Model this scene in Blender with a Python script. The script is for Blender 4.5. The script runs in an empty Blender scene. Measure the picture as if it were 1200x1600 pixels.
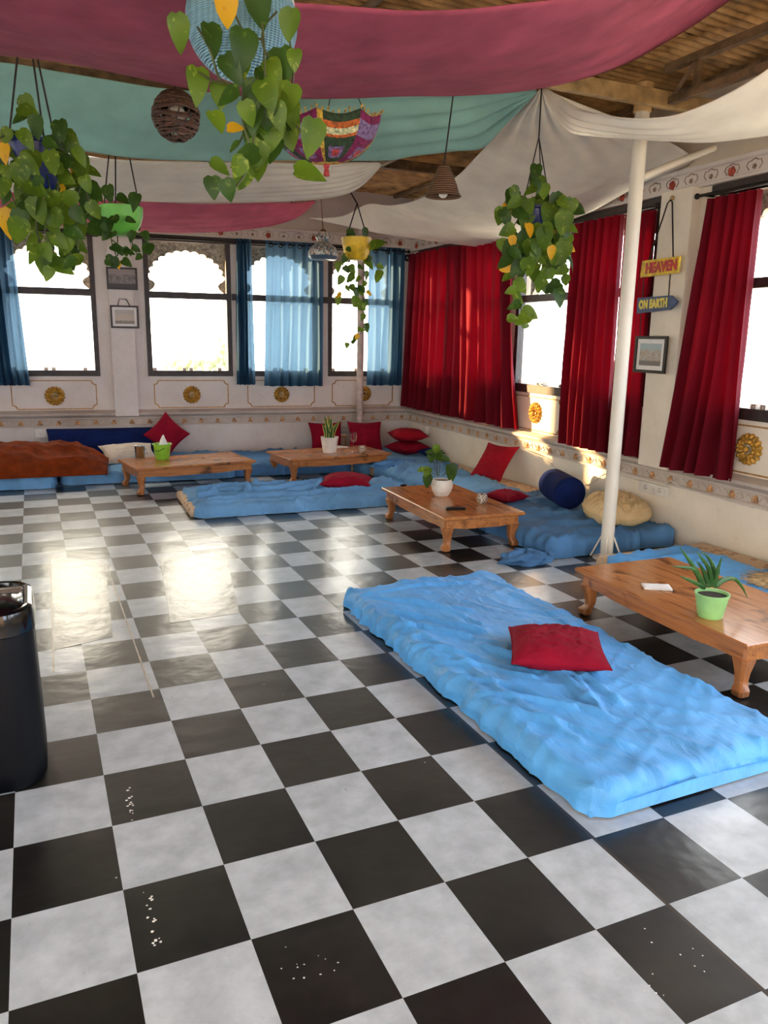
import bpy, bmesh, math, random
from mathutils import Vector, Matrix, noise
PI = math.pi
sc = bpy.context.scene
COL = sc.collection
rnd = random.Random(7)

# ------------------------------------------------------------------ camera (calibrated)
F_PX = 1221.27
RR = Vector((0.914254, -0.404775, 0.017220))     # image right
DD = Vector((-0.072627, -0.205559, -0.975946))   # image down
FF = Vector((0.398579, 0.891012, -0.217331))     # forward
CAM = Vector((0, 0, 1.6126))
def ray(u, v): return RR*((u-600)/F_PX) + DD*((v-800)/F_PX) + FF
def at_z(u, v, z):
    d = ray(u, v); return CAM + d*((z-CAM.z)/d.z)
def at_y(u, v, y):
    d = ray(u, v); return CAM + d*(y/d.y)
cd = bpy.data.cameras.new('camera'); cam = bpy.data.objects.new('camera', cd); COL.objects.link(cam)
cd.sensor_fit = 'VERTICAL'; cd.sensor_height = 36; cd.lens = F_PX*36/1600; cd.clip_end = 300
cam.matrix_world = Matrix(((RR.x, -DD.x, -FF.x, 0), (RR.y, -DD.y, -FF.y, 0), (RR.z, -DD.z, -FF.z, CAM.z), (0, 0, 0, 1)))
sc.camera = cam

# ------------------------------------------------------------------ helpers
def lin(c):
    r = []
    for x in c:
        x = x/255; r.append(x/12.92 if x <= .04045 else ((x+.055)/1.055)**2.4)
    return tuple(r) + (1,)
class NT:
    def __init__(s, name):
        s.m = bpy.data.materials.new(name); s.m.use_nodes = True; s.t = s.m.node_tree; s.t.nodes.clear()
        s.out = s.n('ShaderNodeOutputMaterial')
    def n(s, k, **p):
        x = s.t.nodes.new(k)
        for a, b in p.items(): setattr(x, a, b)
        return x
    def l(s, a, b): s.t.links.new(a, b)
    def math(s, op, a, b=None, c=None):
        x = s.n('ShaderNodeMath', operation=op)
        for i, q in enumerate((a, b, c)):
            if q is None: continue
            if isinstance(q, (int, float)): x.inputs[i].default_value = q
            else: s.l(q, x.inputs[i])
        return x.outputs[0]
    def mix(s, f, a, b, bt='MIX'):
        x = s.n('ShaderNodeMix', data_type='RGBA', blend_type=bt)
        for i, q in ((0, f), (6, a), (7, b)):
            if isinstance(q, (int, float)): x.inputs[i].default_value = q
            elif isinstance(q, tuple): x.inputs[i].default_value = q
            else: s.l(q, x.inputs[i])
        return x.outputs[2]
    def noise(s, vec, scale, detail=4, rough=.55, dist=0.):
        x = s.n('ShaderNodeTexNoise'); x.inputs['Scale'].default_value = scale; x.inputs['Detail'].default_value = detail
        x.inputs['Roughness'].default_value = rough; x.inputs['Distortion'].default_value = dist
        if vec: s.l(vec, x.inputs['Vector'])
        return x.outputs['Fac']
    def ramp(s, f, stops, mode='LINEAR'):
        x = s.n('ShaderNodeValToRGB'); s.l(f, x.inputs[0]); e = x.color_ramp.elements; x.color_ramp.interpolation = mode
        while len(e) < len(stops): e.new(.5)
        for i, (p, c) in enumerate(stops): e[i].position = p; e[i].color = c
        return x.outputs[0]
    def mapr(s, f, a, b, c=0., d=1.):
        x = s.n('ShaderNodeMapRange'); s.l(f, x.inputs[0])
        for i, q in enumerate((a, b, c, d)): x.inputs[i+1].default_value = q
        return x.outputs[0]
    def bump(s, h, strength, dist=.01):
        x = s.n('ShaderNodeBump'); x.inputs['Strength'].default_value = strength; x.inputs['Distance'].default_value = dist
        s.l(h, x.inputs['Height']); return x.outputs[0]
    def vmul(s, vec, v):
        x = s.n('ShaderNodeVectorMath', operation='MULTIPLY'); s.l(vec, x.inputs[0]); x.inputs[1].default_value = v; return x.outputs[0]
    def coord(s, k='Object'): return s.n('ShaderNodeTexCoord').outputs[k]
    def pos(s): return s.n('ShaderNodeNewGeometry').outputs['Position']
    def bsdf(s, col, rough=.6, metal=0., normal=None, spec=.5, coat=0., sheen=0.):
        b = s.n('ShaderNodeBsdfPrincipled')
        for k, q in (('Base Color', col), ('Roughness', rough), ('Metallic', metal), ('Specular IOR Level', spec), ('Coat Weight', coat), ('Sheen Weight', sheen)):
            if isinstance(q, (int, float, tuple)): b.inputs[k].default_value = q
            else: s.l(q, b.inputs[k])
        if normal: s.l(normal, b.inputs['Normal'])
        return b.outputs[0]
    def done(s, sh): s.l(sh, s.out.inputs[0]); return s.m
def dk(c, f): return tuple(max(0, min(255, x*f)) for x in c)
def mat(name, rgb, rough=.6, metal=0., ns=8., amt=.12, bump=0., bs=60., spec=.5, coat=0., sheen=0., rgb2=None):
    t = NT(name); v = t.coord()
    f = t.noise(v, ns)
    c2 = lin(rgb2) if rgb2 else lin(dk(rgb, 1-amt*2))
    c = t.mix(t.mapr(f, .35, .7), lin(dk(rgb, 1+amt*.4)), c2)
    nm = t.bump(t.noise(v, bs, 3), bump) if bump else None
    return t.done(t.bsdf(c, rough, metal, nm, spec, coat, sheen))
def fabric(name, rgb, trl=0., trp=0., amt=.1, ns=6., bs=350., bump=.15, rough=.85, sheen=.0, trgb=None, wr=0., wrs=9., spec=.15, stretch=(1, 1, 1)):
    t = NT(name); v = t.coord(); v2 = t.vmul(v, stretch)
    c = t.mix(t.mapr(t.noise(v2, ns), .3, .7), lin(dk(rgb, 1+amt)), lin(dk(rgb, 1-amt)))
    h = t.noise(v, bs, 2)
    if wr:
        w = t.noise(v2, wrs, 5, .6, .6)
        nm = t.n('ShaderNodeBump'); nm.inputs['Strength'].default_value = wr; nm.inputs['Distance'].default_value = .02; t.l(w, nm.inputs['Height'])
        nn = t.n('ShaderNodeBump'); nn.inputs['Strength'].default_value = bump; nn.inputs['Distance'].default_value = .002; t.l(h, nn.inputs['Height']); t.l(nm.outputs[0], nn.inputs['Normal'])
        nm = nn.outputs[0]
    else: nm = t.bump(h, bump, .002)
    sh = t.bsdf(c, rough, 0, nm, spec, 0, sheen)
    if trl:
        tr = t.n('ShaderNodeBsdfTranslucent'); tr.inputs[0].default_value = lin(trgb or rgb); t.l(nm, tr.inputs['Normal'])
        m = t.n('ShaderNodeMixShader'); m.inputs[0].default_value = trl; t.l(sh, m.inputs[1]); t.l(tr.outputs[0], m.inputs[2]); sh = m.outputs[0]
    if trp:
        tp = t.n('ShaderNodeBsdfTransparent'); tp.inputs[0].default_value = lin(trgb or rgb)
        m = t.n('ShaderNodeMixShader'); m.inputs[0].default_value = trp; t.l(sh, m.inputs[1]); t.l(tp.outputs[0], m.inputs[2]); sh = m.outputs[0]
    return t.done(sh)

class MB:
    def __init__(s): s.v = []; s.f = []; s.m = []
    def add(s, vs, fs, mi=0):
        o = len(s.v); s.v += [tuple(x) for x in vs]
        for f in fs: s.f.append(tuple(i+o for i in f)); s.m.append(mi)
        return s
    def box(s, c, d, M=None, mi=0):
        x, y, z = (q/2 for q in d); c = Vector(c)
        vs = [Vector((a*x, b*y, e*z)) for e in (-1, 1) for b in (-1, 1) for a in (-1, 1)]
        vs = [(M @ q if M else q) + c for q in vs]
        return s.add(vs, [(0, 2, 3, 1), (4, 5, 7, 6), (0, 1, 5, 4), (2, 6, 7, 3), (0, 4, 6, 2), (1, 3, 7, 5)], mi)
    def wbox(s, T, a0, a1, n0, n1, z0, z1, mi=0):
        vs = [T(a, n, z) for z in (z0, z1) for n in (n0, n1) for a in (a0, a1)]
        return s.add(vs, [(0, 2, 3, 1), (4, 5, 7, 6), (0, 1, 5, 4), (2, 6, 7, 3), (0, 4, 6, 2), (1, 3, 7, 5)], mi)
    def grid(s, rows, mi=0, closeu=False, closev=False):
        n = len(rows); k = len(rows[0]); vs = [p for r in rows for p in r]; fs = []
        for i in range(n if closev else n-1):
            for j in range(k if closeu else k-1):
                a, b = i, (i+1) % n; c, d = j, (j+1) % k
                fs.append((a*k+c, a*k+d, b*k+d, b*k+c))
        return s.add(vs, fs, mi)
    def tube(s, pts, r, seg=8, mi=0, cap=True):
        pts = [Vector(p) for p in pts]; n = len(pts); rs = r if isinstance(r, (list, tuple)) else [r]*n
        up = None; rows = []
        for i, p in enumerate(pts):
            t = (pts[min(i+1, n-1)]-pts[max(i-1, 0)]).normalized()
            if up is None:
                up = Vector((0, 0, 1)) if abs(t.z) < .9 else Vector((1, 0, 0))
            a = t.cross(up)
            if a.length < 1e-5: a = t.cross(Vector((0, 1, 0)))
            a.normalize(); b = t.cross(a).normalized(); up = -b if False else a.cross(t).normalized()
            rows.append([p + (a*math.cos(2*PI*k/seg) + b*math.sin(2*PI*k/seg))*rs[i] for k in range(seg)])
        o = len(s.v); s.grid(rows, mi, closeu=True)
        if cap:
            s.f.append(tuple(o+k for k in range(seg))[::-1]); s.m.append(mi)
            s.f.append(tuple(o+(n-1)*seg+k for k in range(seg))); s.m.append(mi)
        return s
    def lathe(s, prof, c=(0, 0, 0), seg=24, mi=0, M=None, cap=False):
        c = Vector(c); rows = []
        for r, z in prof:
            row = [Vector((r*math.cos(2*PI*k/seg), r*math.sin(2*PI*k/seg), z)) for k in range(seg)]
            rows.append([(M @ q if M else q)+c for q in row])
        o = len(s.v); s.grid(rows, mi, closeu=True)
        if cap:
            s.f.append(tuple(o+k for k in range(seg))[::-1]); s.m.append(mi)
            s.f.append(tuple(o+(len(prof)-1)*seg+k for k in range(seg))); s.m.append(mi)
        return s
    def ball(s, c, r, seg=12, ring=8, mi=0, sc3=(1, 1, 1)):
        c = Vector(c); rows = []
        for i in range(ring+1):
            th = PI*i/ring
            rows.append([c+Vector((r*sc3[0]*math.sin(th)*math.cos(2*PI*k/seg), r*sc3[1]*math.sin(th)*math.sin(2*PI*k/seg), r*sc3[2]*math.cos(th))) for k in range(seg)])
        return s.grid(rows, mi, closeu=True)
    def build(s, name, mats, parent=None, local=False, smooth=True, ang=40, fix=True, bev=0., solid=0.):
        me = bpy.data.meshes.new(name); me.from_pydata(s.v, [], s.f)
        for m in (mats if isinstance(mats, (list, tuple)) else [mats]): me.materials.append(m)
        for i, p in enumerate(me.polygons): p.material_index = s.m[i]
        if fix:
            b = bmesh.new(); b.from_mesh(me); bmesh.ops.remove_doubles(b, verts=b.verts, dist=1e-5)
            bmesh.ops.recalc_face_normals(b, faces=b.faces); b.to_mesh(me); b.free()
        if smooth:
            for p in me.polygons: p.use_smooth = True
            me.set_sharp_from_angle(angle=math.radians(ang))
        o = bpy.data.objects.new(name, me); COL.objects.link(o)
        if parent:
            o.parent = parent
            if not local: o.matrix_parent_inverse = PINV[parent.name]
        if bev:
            q = o.modifiers.new('b', 'BEVEL'); q.width = bev; q.segments = 2; q.limit_method = 'ANGLE'; q.angle_limit = math.radians(50)
        if solid:
            q = o.modifiers.new('s', 'SOLIDIFY'); q.thickness = solid; q.offset = 0
        return o
PINV = {}
def tag(o, label, cat, group=None, kind=None):
    if label: o['label'] = label
    if cat: o['category'] = cat
    if group: o['group'] = group
    if kind: o['kind'] = kind
    return o
def thing(name, loc, label, cat, group=None, rz=0.):
    o = bpy.data.objects.new(name, None); COL.objects.link(o); o.empty_display_size = .05
    o.location = loc; o.rotation_euler = (0, 0, rz)
    PINV[o.name] = (Matrix.Translation(Vector(loc)) @ Matrix.Rotation(rz, 4, 'Z')).inverted()
    return tag(o, label, cat, group)
def struct(o): o['kind'] = 'structure'; return o
def catmull(pts, n):
    pts = [Vector(p) for p in pts]; m = len(pts); out = []
    d = [0.]
    for i in range(1, m): d.append(d[-1]+max(1e-6, (pts[i]-pts[i-1]).length))
    for k in range(n):
        s_ = d[-1]*k/(n-1); i = 0
        while i < m-2 and d[i+1] < s_: i += 1
        t = (s_-d[i])/(d[i+1]-d[i]); t = max(0, min(1, t))
        p0 = pts[max(i-1, 0)]; p1 = pts[i]; p2 = pts[i+1]; p3 = pts[min(i+2, m-1)]
        out.append(.5*((2*p1)+(p2-p0)*t+(2*p0-5*p1+4*p2-p3)*t*t+(3*p1-p0-3*p2+p3)*t**3))
    return out
def nz(x, y, z=0.): return noise.noise(Vector((x, y, z)))
def ridge(x, y, z=0.): return (1-abs(nz(x, y, z))*2)

# ------------------------------------------------------------------ materials
def floor_mat():
    t = NT('checker_vinyl'); p = t.pos(); s = t.n('ShaderNodeSeparateXYZ'); t.l(p, s.inputs[0])
    i = t.math('DIVIDE', t.math('ADD', s.outputs[0], .165), .30)
    j = t.math('DIVIDE', t.math('SUBTRACT', s.outputs[1], 1.8121), .33729)
    sh = t.math('GREATER_THAN', i, 5.87)
    # the far sheets are laid a touch out of line with the near ones
    far = t.math('MULTIPLY', t.mapr(j, 4., 11.), .10)
    i2 = t.math('ADD', t.math('ADD', i, t.math('MULTIPLY', sh, .13)), t.math('MULTIPLY', far, t.mapr(i, 1.5, 5.)))
    k = t.math('FLOORED_MODULO', t.math('ADD', t.math('FLOOR', i2), t.math('FLOOR', j)), 2.)
    n1 = t.noise(p, 9., 6, .6); n2 = t.noise(p, 70., 3, .7); n3 = t.noise(p, 1.3, 4)
    wh = t.mix(t.mapr(n1, .3, .75), lin((190, 199, 206)), lin((154, 162, 168)))
    wh = t.mix(t.mapr(n2, .62, .8, 0, .5), wh, lin((128, 126, 125)))
    bl = t.mix(t.mapr(n1, .35, .75), lin((10, 10, 10)), lin((27, 26, 25)))
    bl = t.mix(t.mapr(n3, .45, .8, 0, .5), bl, lin((70, 66, 60)))
    c = t.mix(k, wh, bl)
    vor = t.n('ShaderNodeTexVoronoi'); vor.inputs['Scale'].default_value = 7.; t.l(p, vor.inputs['Vector'])
    speck = t.math('MULTIPLY', t.math('LESS_THAN', vor.outputs['Distance'], .025), t.math('GREATER_THAN', n3, .52))
    c = t.mix(t.math('MULTIPLY', speck, .7), c, t.mix(k, lin((60, 55, 50)), lin((200, 200, 198))))
    seam = t.math('LESS_THAN', t.math('ABSOLUTE', t.math('SUBTRACT', i, 5.87)), .022)
    c = t.mix(seam, c, lin((52, 42, 36)))
    h = t.math('ADD', t.math('MULTIPLY', t.noise(p, 3.2, 3), 1.), t.math('MULTIPLY', t.noise(p, 24., 3), .09))
    nm = t.bump(h, .30, .02)
    ro = t.mapr(n3, .3, .7, .40, .50)
    b = t.bsdf(c, ro, 0, nm, .25, .55); b.node.inputs['Coat Roughness'].default_value = .20; t.l(nm, b.node.inputs['Coat Normal']); return t.done(b)
def plaster(name, a, b, bumpy=.25):
    t = NT(name); p = t.pos()
    f = t.noise(p, 1.6, 6, .65); g = t.noise(p, 14., 5, .6)
    c = t.mix(t.mapr(f, .35, .7), lin(a), lin(b)); c = t.mix(t.mapr(g, .6, .8, 0, .35), c, lin(dk(b, .82)))
    return t.done(t.bsdf(c, .75, 0, t.bump(g, bumpy, .006), .25))
def wood(name, a, b, dark, gloss=.32, knots=.35, sx=(1.2, 14, 14)):
    t = NT(name); v = t.coord(); oi = t.n('ShaderNodeObjectInfo')
    add = t.n('ShaderNodeVectorMath', operation='ADD'); t.l(v, add.inputs[0]); t.l(oi.outputs['Random'], add.inputs[1])
    w = t.vmul(add.outputs[0], sx)
    g = t.noise(w, 2.2, 6, .6, .8); k = t.noise(add.outputs[0], 4.5, 4, .55, .5)
    c = t.ramp(g, [(.28, lin(b)), (.5, lin(a)), (.72, lin(dk(a, 1.1)))])
    c = t.mix(t.mapr(k, .58, .70, 0, knots), c, lin(dark))
    nm = t.bump(g, .12, .003)
    return t.done(t.bsdf(c, t.mapr(g, .3, .7, gloss-.03, gloss+.05), 0, nm, .5))
M = {}
M['floor'] = floor_mat()
M['wall'] = plaster('back_plaster', (222, 215, 209), (203, 194, 187))
M['wallr'] = plaster('cream_plaster', (238, 229, 212), (222, 212, 194))
M['dado'] = plaster('dado_relief_plaster', (205, 195, 184), (172, 160, 148), .5)
M['gold'] = mat('gold_paint', (196, 148, 56), .42, .25, 30, .22, .5, 90)
M['goldline'] = mat('gold_line', (176, 130, 62), .5, .3, 30, .15)
M['flower'] = mat('worn_gold_flower', (206, 158, 110), .5, .2, 40, .25)
M['redflower'] = mat('painted_red_flower', (176, 72, 52), .7, 0, 40, .2)
M['brownleaf'] = mat('painted_brown_scroll', (158, 132, 116), .7, 0, 40, .2)
M['frame'] = mat('dark_window_frame', (50, 40, 38), .5, 0, 20, .2, .2, 80)
M['stone'] = mat('speckled_stone', (170, 162, 146), .8, 0, 26, .30, .4, 60, rgb2=(104, 98, 86))
M['steelw'] = mat('white_pole_paint', (230, 224, 208), .45, 0, 3, .03, .05, 40)
M['steelc'] = mat('cream_beam_paint', (205, 172, 118), .6, 0, 6, .18, .2, 40)
M['rust'] = mat('brown_truss_paint', (132, 108, 82), .6, 0, 8, .2, .2, 40)
M['roof'] = mat('corrugated_sheet', (188, 150, 98), .6, 0, 5, .28, .2, 30, rgb2=(120, 90, 56))
M['black'] = mat('black_plastic', (4, 6, 11), .42, 0, 10, .1, spec=.18)
M['blackgloss'] = mat('glossy_black', (8, 9, 11), .12, 0, 10, .1)
M['iron'] = mat('dark_iron', (32, 27, 25), .45, .6, 10, .1)
M['cord'] = mat('dark_cord', (40, 32, 28), .8, 0, 10, .1)
M['white'] = mat('white_plastic', (226, 222, 214), .4, 0, 10, .05)
M['chrome'] = mat('brushed_steel', (196, 194, 190), .25, 1., 10, .08)
M['wood'] = wood('honey_wood', (172, 112, 62), (128, 78, 40), (60, 32, 18), .22, .85)
M['woodleg'] = wood('honey_wood_leg', (156, 100, 56), (122, 76, 40), (90, 50, 28), .36, .3, (8, 8, 2))
M['blue'] = fabric('bright_blue_cotton', (88, 168, 238), amt=.08, ns=3.5, wr=.75, wrs=8, bump=.08, rough=.5, spec=.45, stretch=(.7, 1.8, 1))
M['blue2'] = fabric('faded_blue_cotton', (106, 156, 200), amt=.08, ns=3.5, wr=.4, wrs=8, rough=.75)
M['blue3'] = fabric('deep_blue_cotton', (80, 126, 174), amt=.10, ns=3.5, wr=.4, wrs=8, rough=.75)
M['navy'] = fabric('navy_cotton', (18, 34, 84), amt=.1, rough=.9)
M['crimson'] = fabric('crimson_cotton', (138, 14, 40), amt=.08, wr=.25, wrs=9, rough=.85)
M['crimson2'] = fabric('bright_red_cotton', (152, 18, 36), amt=.08, wr=.25, wrs=9, rough=.85)
M['beigec'] = fabric('beige_cotton', (212, 186, 140), amt=.08, wr=.3, wrs=9)
M['paleb'] = fabric('pale_canvas', (206, 196, 182), amt=.06)
M['brown'] = fabric('brown_blanket', (108, 44, 12), amt=.16, ns=9, wr=.8, wrs=14, rough=.95, sheen=.0)
M['curtb'] = fabric('blue_curtain', (28, 66, 94), .20, .09, .07, 12, trgb=(120, 158, 192), stretch=(1, 1, .2))
M['curtr'] = fabric('red_curtain', (94, 8, 26), .12, .015, .10, 12, trgb=(170, 8, 24), stretch=(1, 1, .2))
M['mag'] = fabric('magenta_cloth', (166, 82, 104), .22, 0, .12, 5, wr=.12, wrs=6, trgb=(206, 96, 110))
M['teal'] = fabric('teal_cloth', (158, 204, 196), .25, 0, .06, 4, wr=.12, wrs=6, trgb=(110, 190, 170))
M['wcloth'] = fabric('offwhite_cloth', (244, 240, 230), .3, 0, .05, 4, wr=.15, wrs=5, trgb=(222, 210, 190))
M['pink'] = fabric('pink_cloth', (212, 110, 136), .3, 0, .08, 5, wr=.1, wrs=6, trgb=(210, 90, 110))
M['fillblind'] = fabric('fill_light_blind', (170, 184, 204), .30, 0, .03, 3, trgb=(160, 180, 206))  # bluish translucent sheet, added to pass cool side fill
M['soil'] = mat('soil', (48, 36, 26), .9, 0, 40, .3)
M['stem'] = mat('vine_stem', (70, 78, 34), .6, 0, 20, .2)
M['pwhite'] = mat('white_ceramic', (228, 224, 214), .3, 0, 8, .04)
M['pgreen'] = mat('light_green_plastic', (150, 206, 130), .4, 0, 8, .05)
M['plime'] = mat('lime_plastic', (140, 200, 60), .4, 0, 8, .08)
M['pbright'] = mat('green_plastic', (110, 192, 70), .4, 0, 8, .08)
M['pblue'] = mat('dark_blue_plastic', (12, 30, 92), .35, 0, 8, .08)
M['pyell'] = mat('yellow_plastic', (222, 182, 36), .45, 0, 9, .16)
M['clip'] = mat('window_latch', (176, 160, 148), .4, .3, 8, .1)
M['sunhat'] = mat('straw', (206, 178, 132), .8, 0, 30, .25, .4, 90)
M['paper'] = mat('white_paper', (232, 230, 226), .7, 0, 8, .03)
def leafmat(name, a, b, y, trl=.35):
    t = NT(name); v = t.pos()
    f = t.noise(v, 38., 3, .5, .8); g = t.noise(v, 7., 2)
    c = t.mix(t.mapr(g, .3, .7), lin(a), lin(b)); c = t.mix(t.mapr(f, .60, .68, 0, .6), c, lin(y))
    sh = t.bsdf(c, .42, 0, None, .3)
    tr = t.n('ShaderNodeBsdfTranslucent'); t.l(t.mix(.25, c, lin(y)), tr.inputs[0])
    m = t.n('ShaderNodeMixShader'); m.inputs[0].default_value = trl; t.l(sh, m.inputs[1]); t.l(tr.outputs[0], m.inputs[2])
    return t.done(m.outputs[0])
M['leaf'] = leafmat('pothos_leaf', (58, 88, 20), (100, 128, 30), (156, 172, 66))
M['leafd'] = leafmat('dark_pothos_leaf', (36, 64, 20), (58, 90, 28), (100, 124, 44))
M['leafy'] = leafmat('yellowed_leaf', (206, 150, 20), (222, 176, 40), (190, 140, 30))
M['snake'] = leafmat('snake_leaf', (40, 72, 36), (64, 100, 50), (90, 120, 60), .1)
M['snaky'] = leafmat('snake_leaf_margin', (206, 200, 90), (220, 212, 120), (200, 196, 100), .2)
M['aloe'] = leafmat('aloe_leaf', (44, 84, 40), (72, 116, 56), (120, 150, 90), .1)
def voro(name, cols, scale, metal=0., rough=.3, line=(40, 36, 34)):
    t = NT(name); v = t.coord()
    a = t.n('ShaderNodeTexVoronoi'); a.inputs['Scale'].default_value = scale; t.l(v, a.inputs['Vector'])
    e = t.n('ShaderNodeTexVoronoi', feature='DISTANCE_TO_EDGE'); e.inputs['Scale'].default_value = scale; t.l(v, e.inputs['Vector'])
    s = t.n('ShaderNodeSeparateColor'); t.l(a.outputs['Color'], s.inputs[0])
    c = t.ramp(s.outputs[0], [(i/len(cols), lin(q)) for i, q in enumerate(cols)], 'CONSTANT')
    c = t.mix(t.math('LESS_THAN', e.outputs[0], .06), c, lin(line))
    return t.done(t.bsdf(c, rough, metal))
M['mosaic'] = voro('mosaic_glass', [(214, 206, 194), (70, 108, 140), (206, 198, 186), (176, 146, 120), (120, 150, 160), (220, 214, 200)], 60)
M['mosaic2'] = voro('small_mosaic', [(216, 206, 190), (196, 160, 110), (120, 110, 104), (226, 218, 206)], 90)
M['floralfoam'] = voro('patterned_ticking', [(212, 186, 156), (206, 180, 150), (202, 174, 142), (176, 136, 104)], 24, 0, .9, (204, 178, 148))
def picmat(name, cols, scale, ax):
    t = NT(name); sp = t.n('ShaderNodeSeparateXYZ'); t.l(t.coord('Generated'), sp.inputs[0]); cb_ = t.n('ShaderNodeCombineXYZ')
    t.l(sp.outputs[ax], cb_.inputs[0]); t.l(sp.outputs[2], cb_.inputs[1]); v = cb_.outputs[0]; z = sp.outputs[2]
    b = t.n('ShaderNodeTexBrick'); t.l(v, b.inputs['Vector']); b.inputs['Scale'].default_value = scale; b.inputs['Mortar Size'].default_value = .03
    b.inputs['Color1'].default_value = lin(cols[0]); b.inputs['Color2'].default_value = lin(cols[1]); b.inputs['Mortar'].default_value = lin(cols[2])
    n = t.noise(v, 7., 6, .7)
    c = t.mix(t.mapr(n, .42, .60), b.outputs[0], t.ramp(n, [(.3, lin(cols[2])), (.5, lin(cols[3])), (.7, lin(cols[0]))]))
    sky = t.math('GREATER_THAN', t.math('ADD', z, t.math('MULTIPLY', n, .35)), .88)
    c = t.mix(sky, c, lin(cols[3])); low = t.math('LESS_THAN', t.math('SUBTRACT', z, t.math('MULTIPLY', n, .2)), .12)
    c = t.mix(low, c, lin(cols[2]))
    return t.done(t.bsdf(c, .4))
M['pic1'] = picmat('grey_photograph', [(120, 110, 104), (86, 78, 74), (44, 40, 38), (136, 126, 120)], 9, 0)
M['pic2'] = picmat('faded_print', [(216, 198, 172), (196, 176, 150), (128, 118, 108), (170, 164, 158)], 4, 0)
M['pic3'] = picmat('street_painting', [(196, 160, 124), (150, 130, 112), (86, 80, 76), (140, 160, 168)], 7, 1)
def glass():
    t = NT('window_glass'); g = t.n('ShaderNodeNewGeometry'); dp = t.n('ShaderNodeVectorMath', operation='DOT_PRODUCT'); t.l(g.outputs['Normal'], dp.inputs[0]); t.l(g.outputs['Incoming'], dp.inputs[1])
    fr = t.math('ADD', .04, t.math('MULTIPLY', .8, t.math('POWER', t.math('SUBTRACT', 1., t.math('ABSOLUTE', dp.outputs['Value'])), 5.)))
    tp = t.n('ShaderNodeBsdfTransparent'); tp.inputs[0].default_value = (.97, .98, .97, 1); gl = t.n('ShaderNodeBsdfGlossy'); gl.inputs['Roughness'].default_value = .03
    m = t.n('ShaderNodeMixShader'); t.l(fr, m.inputs[0]); t.l(tp.outputs[0], m.inputs[1]); t.l(gl.outputs[0], m.inputs[2])
    return t.done(m.outputs[0])
M['glass'] = glass()
def tumbler():
    t = NT('clear_glass'); b = t.n('ShaderNodeBsdfGlass'); b.inputs['IOR'].default_value = 1.3; b.inputs['Roughness'].default_value = .02
    tp = t.n('ShaderNodeBsdfTransparent'); m = t.n('ShaderNodeMixShader'); m.inputs[0].default_value = .45
    t.l(b.outputs[0], m.inputs[1]); t.l(tp.outputs[0], m.inputs[2]); return t.done(m.outputs[0])
M['tumbler'] = tumbler()

# ------------------------------------------------------------------ room shell
K = Vector((4.8803, 10.098, 0))
BDv = Vector((.99701, -.07729, 0)); BNv = Vector((-.07729, -.99701, 0))
RDv = Vector((.02418, .99971, 0)); RNv = Vector((-.99971, .02418, 0))
def TB(a, n, z): return K - BDv*a + BNv*n + Vector((0, 0, z))
def TR(b, n, z): return K - RDv*b + RNv*n + Vector((0, 0, z))
XL = -2.7     # far side of the room, out of frame
m = MB(); m.box((1.0, 3.9, -.05), (8.6, 13.6, .1)); struct(m.build('floor', M['floor'], smooth=False))

BW = [(.25, 1.2), (1.34, 2.34), (2.486, 3.55), (4.12, 5.18), (5.33, 6.39)]
RW = [(.30, 1.36), (1.52, 2.58), (2.74, 3.72), (3.86, 4.88), (5.48, 6.54), (6.7, 7.76), (8.3, 10.2), (10.6, 12.6)]
def wall(name, T, wins, end, sill, head, top, mt, pil):
    m = MB(); th = -.22; prev = 0.
    m.wbox(T, -.25, end, th, 0, -.02, sill); m.wbox(T, -.25, end, th, 0, head, top)
    prev = -.25
    for a, b in wins:
        m.wbox(T, prev, a, th, 0, sill, head); prev = b
    m.wbox(T, prev, end, th, 0, sill, head)
    for a, b in pil: m.wbox(T, a, b, 0, .09, .60, 2.77)
    return struct(m.build(name, mt, smooth=False))
wall('wall_back', TB, BW, 7.75, 1.09, 2.735, 4.3, M['wall'], [(3.69, 3.97)])
wall('wall_right', TR, RW, 13.2, 1.075, 2.69, 3.62, M['wallr'], [(4.95, 5.29)])
# unseen side of the room: a low parapet with posts, open above
m = MB()
m.box((XL-.1, 3.9, .45), (.2, 13.4, .9)); m.box((XL-.1, 3.9, 3.3), (.2, 13.4, 1.4))
for y0, y1 in ((-2.8, -2.4), (1.0, 2.2), (4.1, 4.7), (6.6, 7.2), (9.1, 10.7)): m.box((XL-.1, (y0+y1)/2, 1.75), (.2, y1-y0, 1.7))
struct(m.build('wall_left', M['wall'], smooth=False))

for i, (y0, y1) in enumerate(((2.2, 4.1), (4.7, 6.6), (7.2, 9.1))):     # out of frame: openings with translucent sheets added to give soft side light
    m = MB(); m.grid([[(XL-.1+.01*math.sin(k*1.1), y0+(y1-y0)*k/24, z) for k in range(25)] for z in (.88, 2.62)])
    struct(m.build('window_%d' % (30+i), M['fillblind'], fix=False, ang=180))
m = MB(); m.box((1.1, -2.85, .45), (7.6, .12, .9)); m.box((1.1, -2.85, 2.95), (7.6, .12, 1.5))  # unseen wall behind the camera, added to cut the incoming light
for x in (-1.0, 1.2, 3.4): m.box((x, -2.85, 1.8), (.9, .12, 1.9))
struct(m.build('wall_front', M['wall'], smooth=False))
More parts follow.
